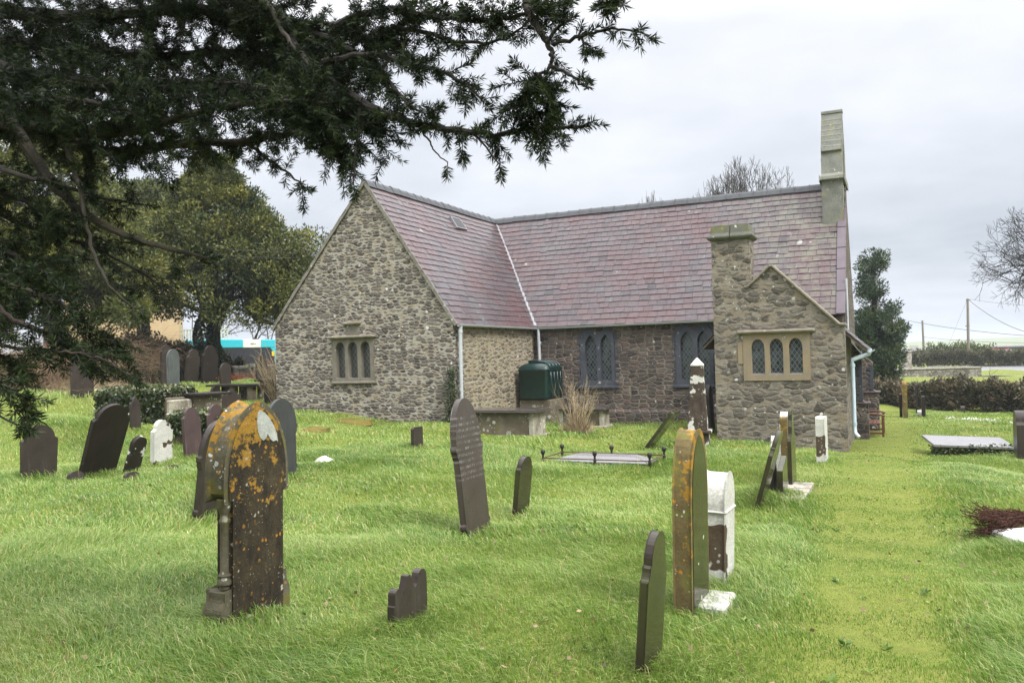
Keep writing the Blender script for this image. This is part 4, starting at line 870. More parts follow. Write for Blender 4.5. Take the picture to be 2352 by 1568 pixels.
# ------------------------------------------------------------------ plants: bulk builders
def nrmz(a): return a/np.maximum(np.linalg.norm(a,axis=1,keepdims=True),1e-9)
def rdir(n,rng=RNG): return nrmz(rng.normal(size=(n,3)))
def leaves(P,D,L,Wd,tint,rng=RNG):
    n=len(P); s=nrmz(np.cross(D,rdir(n,rng))); L=np.broadcast_to(L,(n,))[:,None]; Wd=np.broadcast_to(Wd,(n,))[:,None]
    V=np.stack([P,P+D*L*.45+s*Wd*.5,P+D*L,P+D*L*.45-s*Wd*.5],1).reshape(-1,3)
    return V,np.arange(4*n).reshape(n,4),np.repeat(tint,4)
def sticks(A_,B_,ra,rb,tint):
    n=len(A_); d=nrmz(B_-A_); s=nrmz(np.cross(d,np.where(np.abs(d[:,2:3])>.9,[[1,0,0]],[[0,0,1]]))); t=np.cross(d,s)
    ra=np.broadcast_to(ra,(n,))[:,None]; rb=np.broadcast_to(rb,(n,))[:,None]; R_=[]
    for P,r in ((A_,ra),(B_,rb)):
        for k in range(3): a=2*math.pi*k/3; R_.append(P+(s*math.cos(a)+t*math.sin(a))*r)
    V=np.stack(R_,1).reshape(-1,3); b=np.arange(n)[:,None]*6
    F=np.concatenate([b+np.array([[0,1,4,3]]),b+np.array([[1,2,5,4]]),b+np.array([[2,0,3,5]])],1).reshape(-1,4)
    return V,F,np.repeat(tint,6)
def cat_(parts):
    V=[];F=[];T=[];o=0
    for v,f,t in parts: V.append(v);F.append(f+o);T.append(t);o+=len(v)
    return np.concatenate(V),np.concatenate(F),np.concatenate(T)
def N3(n,rng=RNG): return rng.normal(size=(n,3))
# ------------------------------------------------------------------ grass
def pathd(x,y): return np.abs(x-(.445*y-.05))/(.42+.035*y)
def church_mask(x,y):
    dx=x-ORG.x; dy=y-ORG.y; U=dx*UX.x+dy*UX.y; V=dx*VX.x+dy*VX.y
    return ((U>-WT)&(U<0)&(V>0)&(V<12))|((U>-WT)&(U<XW+.05)&(V>L_-.08)&(V<12))|((U>uL)&(U<uR)&(V>VV)&(V<12))
def pn(x,y,s,seed):      # cheap smooth noise
    r=np.random.default_rng(seed); o=0*x
    for i in range(6):
        a=r.uniform(0,6.28); f=s*r.uniform(.6,1.9); o=o+np.sin((x*math.cos(a)+y*math.sin(a))*f+r.uniform(0,6.28)+1.2*np.sin((y*math.cos(a)-x*math.sin(a))*f*.7+i))
    return o/6
def grass_field(n,y0,y1,wd,hs,seed,xl=-.78,xr=.78,p=1.0):
    r=np.random.default_rng(seed); y=np.sqrt(r.uniform(0,1,n)*(y1*y1-y0*y0)+y0*y0); x=r.uniform(xl,xr,n)*y+r.uniform(-.5,.5,n)
    k=~church_mask(x,y); x,y=x[k],y[k]
    pd=pathd(x,y); onp=np.clip((pd-.62+.16*pn(x,y,2.5,44))/.75,0,1)
    tus=np.clip(pn(x,y,2.2,3)*1.5+.45,0,1.4); tall=.030+.062*tus
    h=(.020+onp*tall)*r.uniform(.6,1.35,len(x))*hs
    # keep fewer blades on the mown path
    nb_=np.full(len(x),9.)
    for sx_,sy_ in STONES: nb_=np.minimum(nb_,np.hypot(x-sx_,y-sy_))
    h*=1+.75*np.clip((.42-nb_)/.25,0,1)
    z=gz(x,y)-.006; n=len(x)
    wind=pn(x,y,.9,8)*2.2+pn(x,y,3.5,9)*1.2+2.9; a=wind+r.normal(0,.75,n); ln=(.25+.75*onp)*r.uniform(.35,1.25,n)
    dx=np.cos(a)*ln; dy=np.sin(a)*ln; fa=r.uniform(0,6.28,n); sx=np.cos(fa)*wd*.5; sy=np.sin(fa)*wd*.5
    w2=r.uniform(.7,1.3,n); sx*=w2; sy*=w2
    P=np.column_stack([x,y,z]); up=h
    b0=P+np.column_stack([sx,sy,0*x]); b1=P-np.column_stack([sx,sy,0*x])
    m=P+np.column_stack([dx*h*.38,dy*h*.38,h*.62]); m0=m+np.column_stack([sx,sy,0*x])*.75; m1=m-np.column_stack([sx,sy,0*x])*.75
    t=P+np.column_stack([dx*h*1.15,dy*h*1.15,h*(1-.28*ln)])
    V=np.stack([b0,b1,m0,m1,t],1).reshape(-1,3); b=np.arange(n)[:,None]*5
    F=np.concatenate([b+np.array([[0,1,3]]),b+np.array([[0,3,2]]),b+np.array([[2,3,4]])],1).reshape(-1,3)
    T=.46+.18*pn(x,y,.8,5)+.17*pn(x,y,3.1,6)+r.normal(0,.15,n)+.02*(1-onp); straw=r.uniform(0,1,n)<(.07+.06*np.clip(pn(x,y,1.7,12),0,1)+.03*(1-onp)); T=np.where(straw,r.uniform(.86,1,n),np.clip(T,0,.84))
    return V,F,np.repeat(T,5)
GQ=1.15
STONES=[(o.location.x,o.location.y) for o in bpy.data.objects if o.name.split('.')[0] in('headstone','footstone','gothic_headstone','obelisk')]
parts=[grass_field(int(230000*GQ),3.2,8.5,.0052,1.0,21),grass_field(int(260000*GQ),8.5,17,.009,1.0,22),grass_field(int(200000*GQ),17,36,.017,1.0,23)]
V,Fq,T=cat_(parts); gr=fast('grass',V,Fq,M['grass'],None,T); tag(gr,kind='stuff')
# ------------------------------------------------------------------ tree crowns of leaf clumps
def crown(name,clumps,n_per,leafL,leafW,mt,parent,seed=0,tm=.45,tsd=.22,flat=.75,tipup=.25,tjit=.12):
    """clumps: list of (center, radius); leaves scattered through each clump's volume, pointing outward"""
    r=np.random.default_rng(seed); out=[]
    for c,rad in clumps:
        n=int(n_per*rad*rad); d=rdir(n,r); q=r.uniform(.25,1,n)[:,None]**.5; P=np.array(c)+d*q*rad*np.array([1,1,flat])*(1+.18*np.sin(d[:,:1]*7+d[:,2:3]*5))
        D=nrmz(d*.8+np.array([0,0,tipup])+N3(n,r)*.45); t=np.clip(r.normal(tm,tsd)+r.normal(0,tjit,n),0,1)
        out.append(leaves(P,D,r.uniform(.6,1.3,n)*leafL,leafW*r.uniform(.7,1.3,n),t,r))
    V,F,T=cat_(out); return fast(name,V,F,M[mt],parent,T)
def yew(base,hgt,rx,ry,z0,label,seed,ncl=170,n_per=650,leafL=.20,leafW=.075,trunk=.32,mt='yew_leaf',ivy=False,sil=None,tm=.45,trunk_top=None,lean=(0,0)):
    r=np.random.default_rng(seed); root=empty('yew_tree',base); tag(root,label,'tree')
    th=trunk_top or hgt*.7
    MB().tube([(0,0,-.4),(.05+lean[0]*.2,0,z0*.5),(lean[0]*.5,.05,z0+.3),(lean[0],lean[1],th)],[trunk*1.25,trunk,trunk*.85,trunk*.25],10).build('trunk',M['bark'],root,smooth=True)
    lb=MB()
    for i in range(16):
        a=r.uniform(0,6.28); zz=r.uniform(z0,th*.95); l=r.uniform(.35,.6); s=math.sqrt(max(.1,1-((zz-z0)/(hgt-z0))**1.6))
        lb.tube([(lean[0]*.5,0,zz*.9),(math.cos(a)*rx*l*s*.5,math.sin(a)*ry*l*s*.5,zz+.3),(math.cos(a)*rx*l*s,math.sin(a)*ry*l*s,zz+.4)],[.11,.07,.03],6)
    lb.build('limbs',M['bark'],root)
    cl=[]
    for i in range(ncl):
        f=r.uniform(0,1)**.8; zz=z0+(hgt-z0)*f; s=(sil(f) if sil else math.sqrt(max(.05,1-f**2.2)));  a=r.uniform(0,6.28); q=r.uniform(.35,1.0)**.5*s; rad=r.uniform(.45,.95)*(.6+.4*s)
        cl.append(((math.cos(a)*q*(rx-rad*.6)+lean[0]*f,math.sin(a)*q*(ry-rad*.6),zz-rad*.3),rad))
    crown('crown',cl,n_per,leafL,leafW,mt,root,seed+1,tm=tm)
    return root
def P3(px,py,Y): return at(px,py,Y)
# middle yew with ivy trunk
b=P3(487,890,35); b.z=gz1(b.x,b.y)
top=P3(500,362,35).z-b.z; low=P3(500,700,35).z-b.z
y1=yew(b,top,5.9,4.4,low-.3,'big spreading yew with an ivy-clad trunk behind the far row of headstones',31,ncl=470,n_per=760,leafL=.15,leafW=.065,sil=lambda f: max(.10,(1-f**1.25)*(.80+.20*min(1,f*4))),tm=.48,trunk=.30,lean=(.25,0))
n=6500; r=np.random.default_rng(5); a=r.uniform(0,6.28,n); zz=r.uniform(0,low+.9,n); rr=.42+.22*np.sin(zz*2.1+a)+.35*np.clip((zz-low+.3),0,1.2); Pp=np.column_stack([np.cos(a)*rr,np.sin(a)*rr,zz]); V,F,T=leaves(Pp,nrmz(np.column_stack([np.cos(a),np.sin(a),0*a-.3])+N3(n)*.5),.13,.11,np.clip(r.normal(.3,.2,n),0,1),r); fast('trunk_ivy',V,F,M['ivy'],y1,T)
# extra low branches to the right of that crown, behind the gable
cl=[]; r=np.random.default_rng(77)
for i in range(90):
    px=r.uniform(560,722); py=r.uniform(535,740)+ (px-560)*.05; Y=r.uniform(33.5,37); p=P3(px,py,Y)-b; cl.append((tuple(p),r.uniform(.35,.8)))
crown('side_boughs',cl,560,.17,.06,'yew_leaf',y1,78,tm=.42)
# left yew, yellowish head
b2=P3(120,900,30); b2.z=gz1(b2.x,b2.y); t2=P3(130,235,30).z-b2.z
yew(b2,t2,4.3,3.6,P3(100,740,30).z-b2.z,'tall golden-tipped yew at the far left behind the overhanging branches',33,ncl=320,n_per=700,leafL=.17,leafW=.06,sil=lambda f: (1-f**1.5)**.8,tm=.60)
cl=[]; r=np.random.default_rng(79); gy_=bpy.data.objects['yew_tree.001']
for i in range(60):
    px=r.uniform(150,318); py=r.uniform(560,705)-abs(px-230)*.15; p=P3(px,py,r.uniform(31,35))-b2; cl.append((tuple(p),r.uniform(.4,.8)))
crown('side_boughs',cl,560,.16,.06,'yew_leaf',gy_,80,tm=.36)
b3=P3(330,890,40); b3.z=gz1(b3.x,b3.y); t3=P3(330,420,40).z-b3.z
yew(b3,t3,5.0,3.2,P3(300,640,40).z-b3.z,'dark rounded yew between the golden one and the ivy-clad one',35,ncl=230,n_per=520,leafL=.20,leafW=.07,tm=.32)
# conifer beyond the west end
b=P3(2052,905,44); b.z=gz1(b.x,b.y); t_=P3(2010,583,44).z-b.z; r=np.random.default_rng(9)
cr=empty('conifer_tree',b); tag(cr,'tall leaning conifer with ivy on its trunk just beyond the west end of the church','tree')
rel=lambda px,py,Y=44: tuple(P3(px,py,Y)-b)
MB().tube([(0,0,-.4),rel(2045,870),rel(2020,800),rel(2008,700),rel(2005,610)],[.34,.3,.22,.15,.05],8).build('trunk',M['bark_red'],cr,smooth=True)
cl=[]
for (x,y,rx,ry,k) in ((2005,600,26,16,20),(1990,640,18,30,12),(2022,655,16,26,8),(1992,700,16,40,16),(2035,720,22,24,12),(2030,770,45,22,44),(2010,810,55,28,44),(2050,800,30,34,30),(2020,850,42,22,26),(2000,740,30,30,20),(1985,760,20,40,18)):
    for i in range(k): cl.append((rel(x+r.uniform(-1,1)*rx,y+r.uniform(-1,1)*ry,44+r.uniform(-1,1)),r.uniform(.22,.50)))
crown('crown',cl,1100,.16,.055,'conifer',cr,12,tm=.42)
cl=[(rel(2040+i*2.0+r.uniform(-6,8),860+i*4.5,43.6),.42) for i in range(12)]; crown('trunk_ivy',cl,700,.14,.12,'ivy',cr,13,tm=.55)
# ------------------------------------------------------------------ bare trees
def bare(base,h,seed,label,spread=.5,r0=.22,depth=7,mt='bark',name='bare_tree',up=.12,first=.28,half=None):
    r=np.random.default_rng(seed); root=empty(name,base); tag(root,label,'tree'); A_=[];B_=[];ra=[];rb=[]
    def grow(p,d,l,rad,lv):
        k=2; q=p
        for i in range(k):
            d=d+r.normal(0,.10,3)+np.array([0,0,up*.5]); d/=np.linalg.norm(d); e=q+d*l/k; A_.append(q);B_.append(e);ra.append(rad*(1-.15*i));rb.append(rad*(1-.15*(i+1))); q=e
        if lv<=0: return
        for j in range(3 if r.uniform()<.55 or lv>depth-2 else 2):
            nd=d+r.normal(0,spread,3); nd/=np.linalg.norm(nd); grow(q,nd,l*r.uniform(.66,.86),rad*r.uniform(.55,.7),lv-1)
    grow(np.array([0,0,-.3]),np.array([0,0,1.]),h*first,r0,depth)
    A_,B_,ra,rb=map(np.array,(A_,B_,ra,rb)); ra=np.maximum(ra,.009); rb=np.maximum(rb,.007)
    kz=h/B_[:,2].max(); kx=(half/np.percentile(np.abs(B_[:,:2]),96)) if half else kz
    for q_ in (A_,B_): q_*=np.array([kx,kx,kz])
    if 1: V,F,T=sticks(A_,B_,ra,rb,np.zeros(len(A_)))
    k=3*2*1; f1=F[:9]; fast('trunk',V[:18],F[:9],M[mt],root,T[:18]); fast('branches',V[18:],F[9:]-18,M[mt],root,T[18:]); return root
def gp_(px,py,Y): p=P3(px,py,Y); p.z=gz1(p.x,p.y); return p
bare(gp_(1745,900,46),13.5,41,'bare winter tree rising behind the nave roof',.42,.22,8,'bark_pale',up=.2,half=3.7)
bare(gp_(1515,900,52),12.7,43,'top of a distant bare tree just showing over the nave ridge',.40,.2,7,'bark_pale',half=1.3)
bare(gp_(2480,900,40),11.5,44,'bare tree whose twigs reach in over the right edge of the picture',.5,.25,8,'bark',up=.05,half=5.2)
bare(gp_(590,900,60),6.5,45,'bare tree behind the bus',.45,.14,6,'bark_pale'); bare(gp_(455,900,66),8.0,46,'bare tree behind the cream picket fence',.45,.14,6,'bark_pale')
# ------------------------------------------------------------------ near yew: trunk outside the frame, limbs across the top left
ny=empty('near_yew_tree',Vector((-3.75,3.9,gz1(-3.75,3.9)))); tag(ny,'dark old yew overhanging the top left of the view with spiky needle sprays','tree')
b=ny.location; rl=lambda p: Vector(p)-b
MB().tube([(0,0,-.3),(.03,0,1.2),(.1,.05,2.6),(.2,0,4.2),(.25,0,6)],[.42,.36,.3,.2,.08],12).build('trunk',M['bark_red'],ny,smooth=True)
# px,py,Y along each limb; start radius (m); foliage amount; spray reach (m)
BO=[
 ([(-60,150,4.2),(120,185,4.1),(330,200,4.0),(520,195,3.9),(640,215,3.7),(760,258,3.5),(840,272,3.4)],.055,1.3,.34,'bark'),
 ([(640,30,3.9),(700,140,3.7),(800,215,3.5),(880,262,3.3),(960,284,3.2),(1070,302,3.1),(1150,307,3.05),(1240,296,3.0),(1330,290,3.0)],.022,.85,.12,'bark'),
 ([(-60,285,4.0),(110,295,3.9),(300,300,3.8),(420,268,3.7),(520,243,3.6),(650,232,3.5),(760,240,3.4)],.034,1.1,.30,'bark_pale'),
 ([(20,290,4.1),(150,325,4.0),(270,350,3.9),(430,330,3.8),(560,326,3.7),(640,312,3.6),(720,300,3.5),(780,330,3.4)],.030,.9,.20,'bark_red'),
 ([(20,270,3.8),(90,380,3.8),(134,436,3.8),(211,502,3.8),(309,548,3.85),(400,575,3.9),(480,592,4.0)],.030,.30,.22,'bark_pale'),
 ([(150,320,3.9),(166,370,3.8),(185,440,3.7),(205,540,3.7),(240,640,3.7),(285,690,3.75),(322,712,3.8)],.012,.12,.14,'bark_pale'),
 ([(560,-60,3.9),(605,0,3.8),(650,70,3.7),(700,140,3.6),(795,205,3.5)],.020,.5,.2,'bark_pale'),
 ([(1180,-60,3.2),(1205,0,3.15),(1225,50,3.1),(1255,98,3.05),(1270,125,3.0),(1264,150,3.0),(1235,172,3.0)],.020,.25,.12,'bark_red'),
 ([(1235,172,3.0),(1215,205,3.0),(1195,250,3.0),(1180,290,3.0)],.012,2.2,.17,'bark'),
 ([(1240,175,3.05),(1262,215,3.0),(1275,255,2.95),(1235,320,2.95)],.010,1.5,.13,'bark'),
 ([(1268,105,3.0),(1320,88,2.95),(1370,75,2.9),(1420,68,2.85),(1478,78,2.8)],.007,.60,.075,'bark'),
 ([(1262,150,3.0),(1300,170,2.95),(1330,190,2.9),(1352,203,2.9)],.006,.45,.06,'bark'),
 ([(1258,95,3.0),(1290,50,3.0),(1305,25,2.95)],.006,1.2,.09,'bark'),
 ([(1330,88,2.95),(1350,105,2.9),(1362,118,2.9)],.004,.8,.05,'bark'),
 ([(760,60,3.6),(880,25,3.5),(1000,38,3.4),(1100,50,3.3),(1210,30,3.2),(1250,18,3.1)],.016,1.5,.16,'bark'),
 ([(900,60,3.5),(980,75,3.4),(1060,98,3.3),(1150,92,3.2),(1215,50,3.1)],.010,.7,.10,'bark'),
 ([(740,140,3.5),(860,125,3.4),(930,145,3.3),(1010,165,3.2),(1070,195,3.15),(1105,228,3.1)],.014,1.2,.11,'bark'),
 ([(870,150,3.4),(905,205,3.3),(950,245,3.2),(985,268,3.1)],.009,.9,.10,'bark'),
 ([(826,250,3.4),(824,300,3.35),(818,350,3.3),(812,395,3.25),(812,425,3.25)],.007,.9,.085,'bark'),
 ([(560,325,3.7),(610,360,3.6),(655,395,3.5),(700,432,3.4)],.008,.55,.10,'bark'),
 ([(720,300,3.6),(760,345,3.5),(785,380,3.4)],.007,.8,.10,'bark'),
 ([(1080,303,3.1),(1110,330,3.05),(1148,385,3.0)],.004,.15,.04,'bark'),
 ([(965,290,3.2),(985,325,3.15),(1000,350,3.1),(1028,378,3.1)],.003,.04,.03,'bark'),
 ([(1383,-20,2.8),(1392,5,2.8),(1400,15,2.8)],.004,1.0,.07,'bark'),
 ([(-60,20,4.4),(200,40,4.3),(420,20,4.2),(620,60,4.0),(760,90,3.8),(850,150,3.6)],.05,1.5,.36,'bark'),
 ([(-60,90,4.8),(150,110,4.7),(380,130,4.5),(560,120,4.3),(740,170,4.0)],.05,1.4,.38,'bark'),
 ([(-60,230,3.7),(80,225,3.6),(200,235,3.6),(330,260,3.6)],.03,1.1,.26,'bark'),
 ([(500,-50,4.2),(640,40,4.0),(780,60,3.8),(900,110,3.6)],.03,1.5,.28,'bark'),
 ([(-60,380,3.7),(40,400,3.6),(120,420,3.7),(220,450,3.8),(330,470,3.9)],.018,.35,.2,'bark'),
 ([(-60,480,3.9),(60,520,3.9),(190,560,3.9),(300,610,4.0),(360,650,4.0)],.014,.22,.2,'bark'),
 ([(-60,640,3.3),(30,660,3.3),(120,690,3.3),(200,740,3.3),(262,790,3.3)],.016,1.3,.20,'bark_red'),
 ([(-60,700,3.1),(30,735,3.1),(100,760,3.1),(180,795,3.1),(235,830,3.1)],.014,1.4,.17,'bark_red'),
 ([(-60,790,3.0),(40,800,3.0),(120,805,3.0),(200,815,3.0),(260,838,3.0),(300,862,3.0)],.008,.55,.10,'bark_red'),
 ([(-60,860,2.6),(0,880,2.6),(50,915,2.6),(66,945,2.6),(50,975,2.6)],.008,1.3,.09,'bark_red'),
 ([(-60,560,3.6),(20,580,3.6),(90,620,3.6),(150,660,3.5)],.02,1.6,.26,'bark'),
 ([(-60,440,3.9),(20,450,3.9),(80,480,3.9),(130,530,3.9)],.02,1.3,.26,'bark'),
 ([(-60,800,3.4),(10,820,3.4),(60,850,3.4)],.012,1.6,.18,'bark'),
 ([(-60,930,2.5),(-10,955,2.5),(40,975,2.5)],.006,1.0,.07,'bark_red')]
r=np.random.default_rng(101); NV_=[];
def needle_twig(p,d,l,out,tw,dens=1.0,lv=0,tb=.45,nl=.032):
    """a twig p->p+d*l, slightly drooping, with two ranks of needles"""
    n=max(3,int(l/.02)); pts=[p]; dd=d.copy()
    for i in range(n):
        dd=dd+r.normal(0,.05,3)+np.array([0,0,-.012]); dd/=np.linalg.norm(dd); pts.append(pts[-1]+dd*l/n)
    pts=np.array(pts); tw.append((pts[:-1],pts[1:],.0016+.004*l*(1-np.arange(n)/n)))
    m=int(l*520*dens)+8; k=r.integers(0,n,m); f=r.uniform(0,1,m)[:,None]; P=pts[k]*(1-f)+pts[k+1]*f; ax=nrmz(pts[k+1]-pts[k])
    side=nrmz(np.cross(ax,np.array([[0,0,1.]])+r.normal(0,.55,(m,3)))); sg=np.where(r.uniform(0,1,m)<.5,-1,1)[:,None]
    D=nrmz(side*sg*.95+ax*.55+r.normal(0,.22,(m,3))); tt=np.clip(tb+r.normal(0,.16,m),0,1)
    out.append((P,D,r.uniform(.75,1.2,m)*nl,tt)); 
    e=8; De=nrmz(dd*1.0+r.normal(0,.55,(e,3))); out.append((np.repeat(pts[-1:],e,0),De,r.uniform(.8,1.3,e)*nl,np.clip(tb+.1+r.normal(0,.1,e),0,1)))
    return pts
nd=[];tw=[]
for pts,rad,dens,reach,bm_ in BO:
    W_=[rl(P3(*q)) for q in pts]
    if pts[0][0]<0:      # limbs grow out of the trunk beyond the left of the view
        e=W_[0]; W_=[Vector((.08+.03*e.z,0,max(.8,e.z-.25))),Vector((e.x*.5,e.y*.5,e.z-.02))]+W_
    elif pts[0][1]<0:    # high limbs that drop into view from the crown above
        e=W_[0]; W_=[Vector((.22,0,4.7+.1*len(W_))),Vector((e.x*.35,e.y*.35,max(e.z+.5,5.0))),Vector((e.x*.8,e.y*.8,e.z+.35))]+W_
    # smooth the limb with a catmull spline
    S_=[]
    for i in range(len(W_)-1):
        p0=W_[max(i-1,0)];p1=W_[i];p2=W_[i+1];p3=W_[min(i+2,len(W_)-1)]
        for j in range(5):
            t=j/5; S_.append(.5*((2*p1)+(p2-p0)*t+(2*p0-5*p1+4*p2-p3)*t*t+(3*p1-p0-3*p2+p3)*t**3)+Vector(r.normal(0,.0035,3)))
    S_.append(W_[-1]); nS=len(S_)
    MB().tube(S_,[rad*(1-.82*i/(nS-1))+.0015 for i in range(nS)],8).build('limb',M[bm_],ny,smooth=True)
    SA=np.array([tuple(v) for v in S_]); seg=np.linalg.norm(np.diff(SA,axis=0),axis=1); tot=seg.sum()
    cnt=int(tot*dens*36*(.30/max(reach,.12))**.35)
    cum=np.concatenate([[0],np.cumsum(seg)])
    for j in range(cnt):
        s=tot*r.uniform(.0,1.0); i=min(np.searchsorted(cum,s)-1,nS-2); i=max(i,0); f=(s-cum[i])/max(seg[i],1e-6); p=SA[i]*(1-f)+SA[i+1]*f; ax=(SA[i+1]-SA[i])/max(seg[i],1e-6)
        d=ax*r.uniform(.2,.9)+r.normal(0,.62,3)*np.array([1,1,.8])+np.array([0,0,-.18]); d/=np.linalg.norm(d); l=reach*r.uniform(.35,1.05); tb=r.choice([.2,.35,.5,.62])
        q=needle_twig(p,d,l,nd,tw,1.0,0,tb)
        if l>.10:
            for u in range(int(l/.055)):
                k=r.integers(1,len(q)-1); d2=d+r.normal(0,.75,3)+np.array([0,0,-.1]); d2/=np.linalg.norm(d2); needle_twig(q[k],d2,l*r.uniform(.28,.5),nd,tw,1.0,1,tb)
    needle_twig(SA[-1],(SA[-1]-SA[-2])/np.linalg.norm(SA[-1]-SA[-2]),.05,nd,tw,2.4,0,.5)
P=np.concatenate([a[0] for a in nd]);D=np.concatenate([a[1] for a in nd]);Ln=np.concatenate([a[2] for a in nd]);T=np.concatenate([a[3] for a in nd])
V,F,T=leaves(P,D,Ln,.0044,T,r); fo=fast('foliage',V,F,M['needle'],ny,T); print('needles',len(P))
A_=np.concatenate([a[0] for a in tw]);B_=np.concatenate([a[1] for a in tw]);rr=np.concatenate([a[2] for a in tw]); V,F,T=sticks(A_,B_,rr,rr*.85,np.zeros(len(A_))); fast('twigs',V,F,M['bark'],ny,T)
# ------------------------------------------------------------------ hedges, brambles, ivy
def hedge(name,line,h0,thick,n,label,mt,leafL,leafW,seed,tm=.45,cat='hedge',top=None,kind=None,stems=True,tsd=.2):
    """line of (px,py_base,Y); h0 list of heights"""
    r=np.random.default_rng(seed); L3=[gp_(px,900,Y) for px,Y in line]; root=empty(name,L3[0]); tag(root,label,cat)
    base=np.array([tuple(p) for p in L3]); seg=np.diff(base,axis=0); sl=np.linalg.norm(seg,axis=1); cum=np.concatenate([[0],np.cumsum(sl)])
    s=r.uniform(0,cum[-1],n); i=np.clip(np.searchsorted(cum,s)-1,0,len(sl)-1); f=((s-cum[i])/sl[i]); P=base[i]+seg[i]*f[:,None]; h=np.array(h0)[i]*(1-f)+np.array(h0)[i+1]*f
    h=h*(1+.07*np.sin(s*1.7)+.05*np.sin(s*4.1)+.03*np.sin(s*9))
    a=r.uniform(0,math.pi,n); rad=np.clip(r.uniform(.6,1,n)**.5+.06*np.sin(s*5+a*4),0,1.1); q=np.sign(np.cos(a))*np.abs(np.cos(a))**.6*thick*rad; zz=np.abs(np.sin(a))**.6*h*rad*r.uniform(.0,1,n)**.3
    nv=nrmz(np.cross(seg[i],[[0,0,1]])); P=P+nv*q[:,None]; P[:,2]=gz(P[:,0],P[:,1])+zz
    out=nrmz(nv*np.cos(a)[:,None]+np.array([[0,0,1]])*np.sin(a)[:,None]+N3(n,r)*.6); t=np.clip(tm+.12*np.sin(s*2.3+zz*3)+r.normal(0,tsd,n),0,1)
    P=P-base[0]; V,F,T=leaves(P,out,leafL*r.uniform(.6,1.3,n),leafW*r.uniform(.6,1.3,n),t,r); fast('leaves',V,F,M[mt],root,T)
    if stems:
        m=n//14; k=r.integers(0,n,m); A2=P[k]*1.0; A2=A2-out[k]*.15; B2=A2+nrmz(out[k]+N3(m,r)*.6+np.array([[0,0,.4]]))*r.uniform(.2,.6,m)[:,None]; V,F,T=sticks(A2,B2,.009,.005,r.uniform(0,1,m)); fast('stems',V,F,M['bramble'],root,T)
    return root
hedge('near_hedge',[(1990,40),(2090,38),(2170,36),(2260,34.5),(2360,33.5),(2520,33)],[.75,.95,1.35,1.45,1.35,1.3],.9,42000,'unkempt dark hedge closing the churchyard at the right','hedge_dark',.13,.09,51,.52)
hedge('far_hedge',[(2086,90),(2130,88),(2230,86),(2330,84),(2480,80),(2600,80)],[1.7,1.9,1.85,1.75,1.75,1.7],1.1,30000,'long clipped brown-green hedge across the road','hedge',.20,.13,52,.40,tsd=.22)
hedge('gold_hedge',[(2130,96),(2205,94),(2285,95)],[2.3,2.75,2.1],.9,6000,'yellow-green bush top showing over the clipped far hedge','conifer',.2,.15,53,.95,stems=False)
hedge('ivy_hedge',[(300,35),(400,38),(470,39),(530,39)],[P3(px_,py_,Y_).z-gz1(P3(px_,py_,Y_).x,Y_) for px_,py_,Y_ in ((300,768,35),(400,778,38),(470,794,39),(530,808,39))],.7,36000,'dark ivy-covered boundary hedge behind the far row of headstones','ivy',.12,.10,54,.42)
hedge('ivy_bush',[(545,37.5),(566,37.5)],[1.25,.9],.55,5000,'round dark ivy bush on the end of the boundary wall','ivy',.13,.12,55,.35,cat='bush')
def thicket(name,line,h,n,seed,label,mt='bramble',rad=.006,length=1.4,ht=None,kind='stuff'):
    r=np.random.default_rng(seed); pts=np.array([tuple(gp_(px,900,Y)) for px,Y in line]); k=r.integers(0,len(pts)-1,n); f=r.uniform(0,1,n)[:,None]; P=pts[k]*(1-f)+pts[k+1]*f+np.column_stack([r.normal(0,.6,n),r.normal(0,.9,n),0*k]); P[:,2]=gz(P[:,0],P[:,1])-.05
    hh=np.array(h)[k]*(1-f[:,0])+np.array(h)[k+1]*f[:,0]; a=r.uniform(0,6.28,n); dr=np.column_stack([np.cos(a),np.sin(a),0*a]); L=hh*r.uniform(.5,1.15,n); out=[]; q=P; up=np.ones(n)
    for s in range(5):
        d=nrmz(np.array([[0,0,1]])*(1.1-.42*s*r.uniform(.5,1.2,n))[:,None]+dr*(.22+.22*s)+N3(n,r)*.12); e=q+d*(L*.30)[:,None]; out.append(sticks(q,e,rad*(1-.15*s),rad*(.85-.15*s),np.clip(r.normal(.45,.22,n),0,1))); q=e
    V,F,T=cat_(out); o=fast(name,V,F,M[mt],None,T); tag(o,label,None,kind=kind); return o
thicket('bramble_stems',[(-60,23),(60,24),(160,26),(230,29),(290,33),(330,36)],[1.9,2.0,2.1,2.3,2.1,1.6],2400,61,None)
hedge('bramble_bank',[(-60,24.5),(80,26),(200,28),(290,32),(350,36)],[1.3,1.4,1.5,2.0,1.8],1.1,34000,'brambles and ivy tangled over the bank left of the headstones','hedge_dark',.10,.06,62,.42,cat='bush')
# low clutter before the bank
thicket('dry_undergrowth',[(200,21),(300,22.5),(380,23)],[.45,.5,.4],1300,63,None,'drytwig',.004)
thicket('orange_shrub_stems',[(540,34.3),(556,34.3)],[.6,.5],160,64,None,'orangetwig',.006)
thicket('orange_shrub_stems',[(590,41),(606,41)],[1.6,1.6],300,65,None,'orangetwig',.010)
